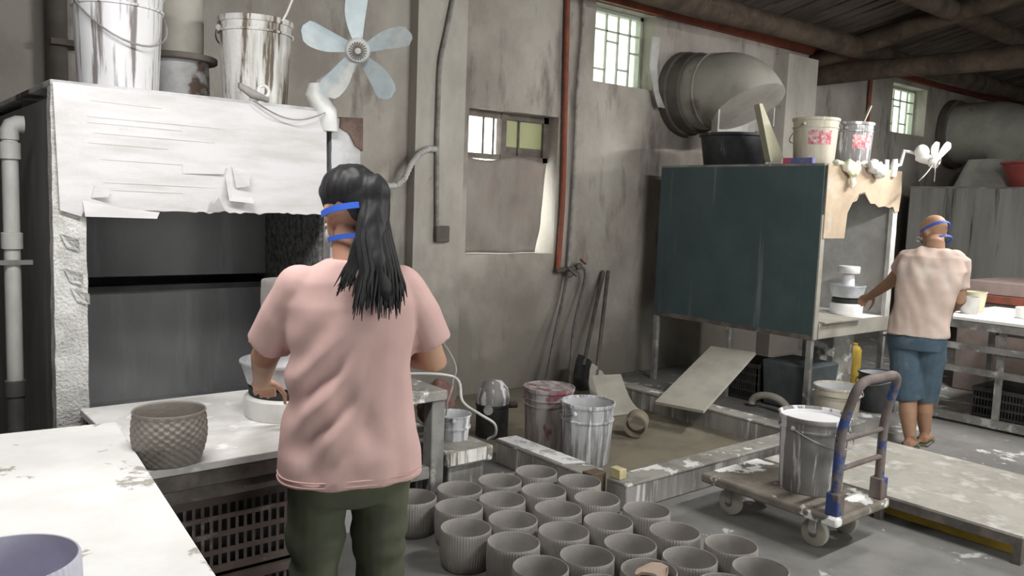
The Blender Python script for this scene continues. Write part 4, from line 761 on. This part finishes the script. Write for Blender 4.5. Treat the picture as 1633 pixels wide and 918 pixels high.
for k in range(36):
    a = rnd.uniform(0, 1); P_ = [tl[0], WL(.0-.01*a, -.05, 1.37), WL(-.02-.025*a, -.095, 1.31), WL(-.03-.045*a, -.115, 1.27-.02*a+rnd.uniform(-.015, .015))]
    mb.tube([p+wx*rnd.uniform(-.004, .02) for p in P_], [.004, .005, .004, .001], 5)
build('hair_strands', mb, m_hair, hr)
strap(T, -.005, -.012, .079, .098, -.012, .018, m_strap, wo, -PI*.5-1.9, -PI*.5-.25); strap(T, -.075, -.092, .064, .078, .0, .014, m_strap, wo, -PI*.5-2.0, -PI*.5-.3)
build('respirator', skinned(MB().ell(T(0, .085, -.055), .042, .045, .042, HM), .006, 2), m_mask, wo)
build('earring', MB().ell(T(-.079, -.006, -.045), .004, .004, .005, None, 8, 6), m_plastw, wo)
for q in (-1, 1): build('eye', MB().ell(T(q*.03, .079, .004), .011, .009, .008, HM, 12, 8), m_white, wo)
# man: joints from the photograph at known distances
MBp = V((5.52, 2.45, 0)); mo = thing('person', MBp, 'bald person in dusty pink T-shirt and denim shorts reaching into the green booth', 'person')
hip = at(1464, 522, 5.42); nk = at(1491, 396, 5.60); chest = at(1487, 425, 5.55); side = V((math.sin(math.radians(16)), -math.cos(math.radians(16)), 0)); fw = V((math.cos(math.radians(16)), math.sin(math.radians(16)), 0))
ls_, le_, lw_, lh_ = at(1451, 414, 5.68), at(1421, 449, 5.86), at(1391, 470, 6.05), at(1372, 478, 6.17); rs_, re_, rw_ = at(1528, 418, 5.50), at(1530, 478, 5.50), at(1512, 497, 5.80)
lf, rf = onz(1450, 709, .03), onz(1474, 700, .03); lk = at(1448, 630, 5.46); rk = at(1474, 628, 5.50)
Hm = at(1489, 371, 5.70); mhf = fw*.62+V((-.45, .62, 0))*.75+V((0, 0, -.55)); mhu = V((.12, .12, 1))
mb = MB(); T2, HM2 = headshape(mb, Hm, mhf, mhu, 1.08); mb.tube([nk+V((0, 0, -.05)), nk+V((0, 0, .03)), Hm+V((-.01, -.01, -.03))], [.07, .06, .058], 14)
mb.loft([(hip+V((0, 0, -.06)), side*.15, fw*.10), (hip.lerp(chest, .4), side*.15, fw*.10), (chest, side*.18, fw*.11), (nk+V((0, 0, -.05)), side*.12, fw*.07)])
limb(mb, [ls_, le_, lw_], [.055, .043, .029]); limb(mb, [rs_, re_, rw_], [.055, .044, .030]); hand(mb, lw_, lh_-lw_, (.2, -.2, 1), -1, .6, 1.08); hand(mb, rw_, V((.6, .3, -.2)), (0, 0, 1), 1, .4, 1.08)
hl, hr_ = hip-side*.085+V((0, 0, -.06)), hip+side*.085+V((0, 0, -.06))
for a, b, c in ((hl, lk, lf), (hr_, rk, rf)):
    cm = b.lerp(c, .35)-fw*.02; limb(mb, [a, b, cm, c+V((0, 0, .05))], [.085, .056, .055, .036]); mb.loft([(c-fw*.07+V((0, 0, .015)), side*.028, V((0, 0, .03))), (c+V((0, 0, .012)), side*.038, V((0, 0, .032))), (c+fw*.09+V((0, 0, .0)), side*.045, V((0, 0, .02))), (c+fw*.16+V((0, 0, -.004)), side*.04, V((0, 0, .012)))], 12)
build('body', skinned(mb, .0075, 4), m_skin2, mo, ang=180)
for c in (lf, rf): build('sandal', MB().loft([(c-fw*.09+V((0, 0, -.022)), side*.035, V((0, 0, .007))), (c+V((0, 0, -.022)), side*.046, V((0, 0, .007))), (c+fw*.17+V((0, 0, -.022)), side*.045, V((0, 0, .007)))], 16, 3).tube([c+fw*.07-side*.05+V((0, 0, -.02)), c+fw*.06+V((0, 0, .025)), c+fw*.07+side*.05+V((0, 0, -.02))], .012, 8), m_shoe, mo)
bk = fw*-.02
mb = MB(); mb.loft([(hip+V((0, 0, -.05)), side*.188, fw*.142), (hip.lerp(chest, .3), side*.18, fw*.13), (hip.lerp(chest, .65)+bk, side*.195, fw*.13), (chest+bk+V((0, 0, -.02)), side*.215, fw*.13), (chest.lerp(nk, .55)+bk, side*.185, fw*.105), (nk+V((0, 0, .01)), side*.085, fw*.07)], 30, 2.4)
limb(mb, [chest.lerp(ls_, .8), ls_, ls_.lerp(le_, .55)], [.085, .078, .072]); limb(mb, [chest.lerp(rs_, .8), rs_, rs_.lerp(re_, .72)], [.085, .078, .074])
def mfold(p): q = V((p.x*6+p.z*5, p.y*9, p.z*3)); return .009*noise.noise(q)+.011*noise.noise(V((p.x*5+p.z*6, p.y*16-p.z*7, p.z*2.5)))+.004*noise.noise(p*13)
build('t_shirt', skinned(mb, .008, 5, mfold), m_pink2, mo, ang=180)
mb = MB(); mb.loft([(hip+V((0, 0, -.14)), side*.165, fw*.125), (hip+V((0, 0, -.04)), side*.165, fw*.122), (hip+V((0, 0, .04)), side*.14, fw*.095)], 26, 2.5)
for a, b in ((hl, lk), (hr_, rk)): limb(mb, [a, a.lerp(b, .5), b+(b-a).normalized()*.03], [.10, .098, .088])
build('denim_shorts', skinned(mb, .008, 4, lambda p: .009*noise.noise(V((p.x*7, p.y*7, p.z*9)))), m_denim, mo, ang=180)
strap(T2, .02, .0, .080, .103, -.012, .014, m_strap, mo, -PI*1.1, PI*.1); strap(T2, -.05, -.09, .072, .088, .0, .012, m_strap, mo, -PI*1.1, PI*.1)
build('goggles', skinned(MB().ell(T2(0, .09, .005), .065, .03, .03, HM2), .006, 2), m_clear, mo); build('respirator', skinned(MB().ell(T2(0, .095, -.055), .045, .045, .045, HM2), .006, 2), m_mask, mo)
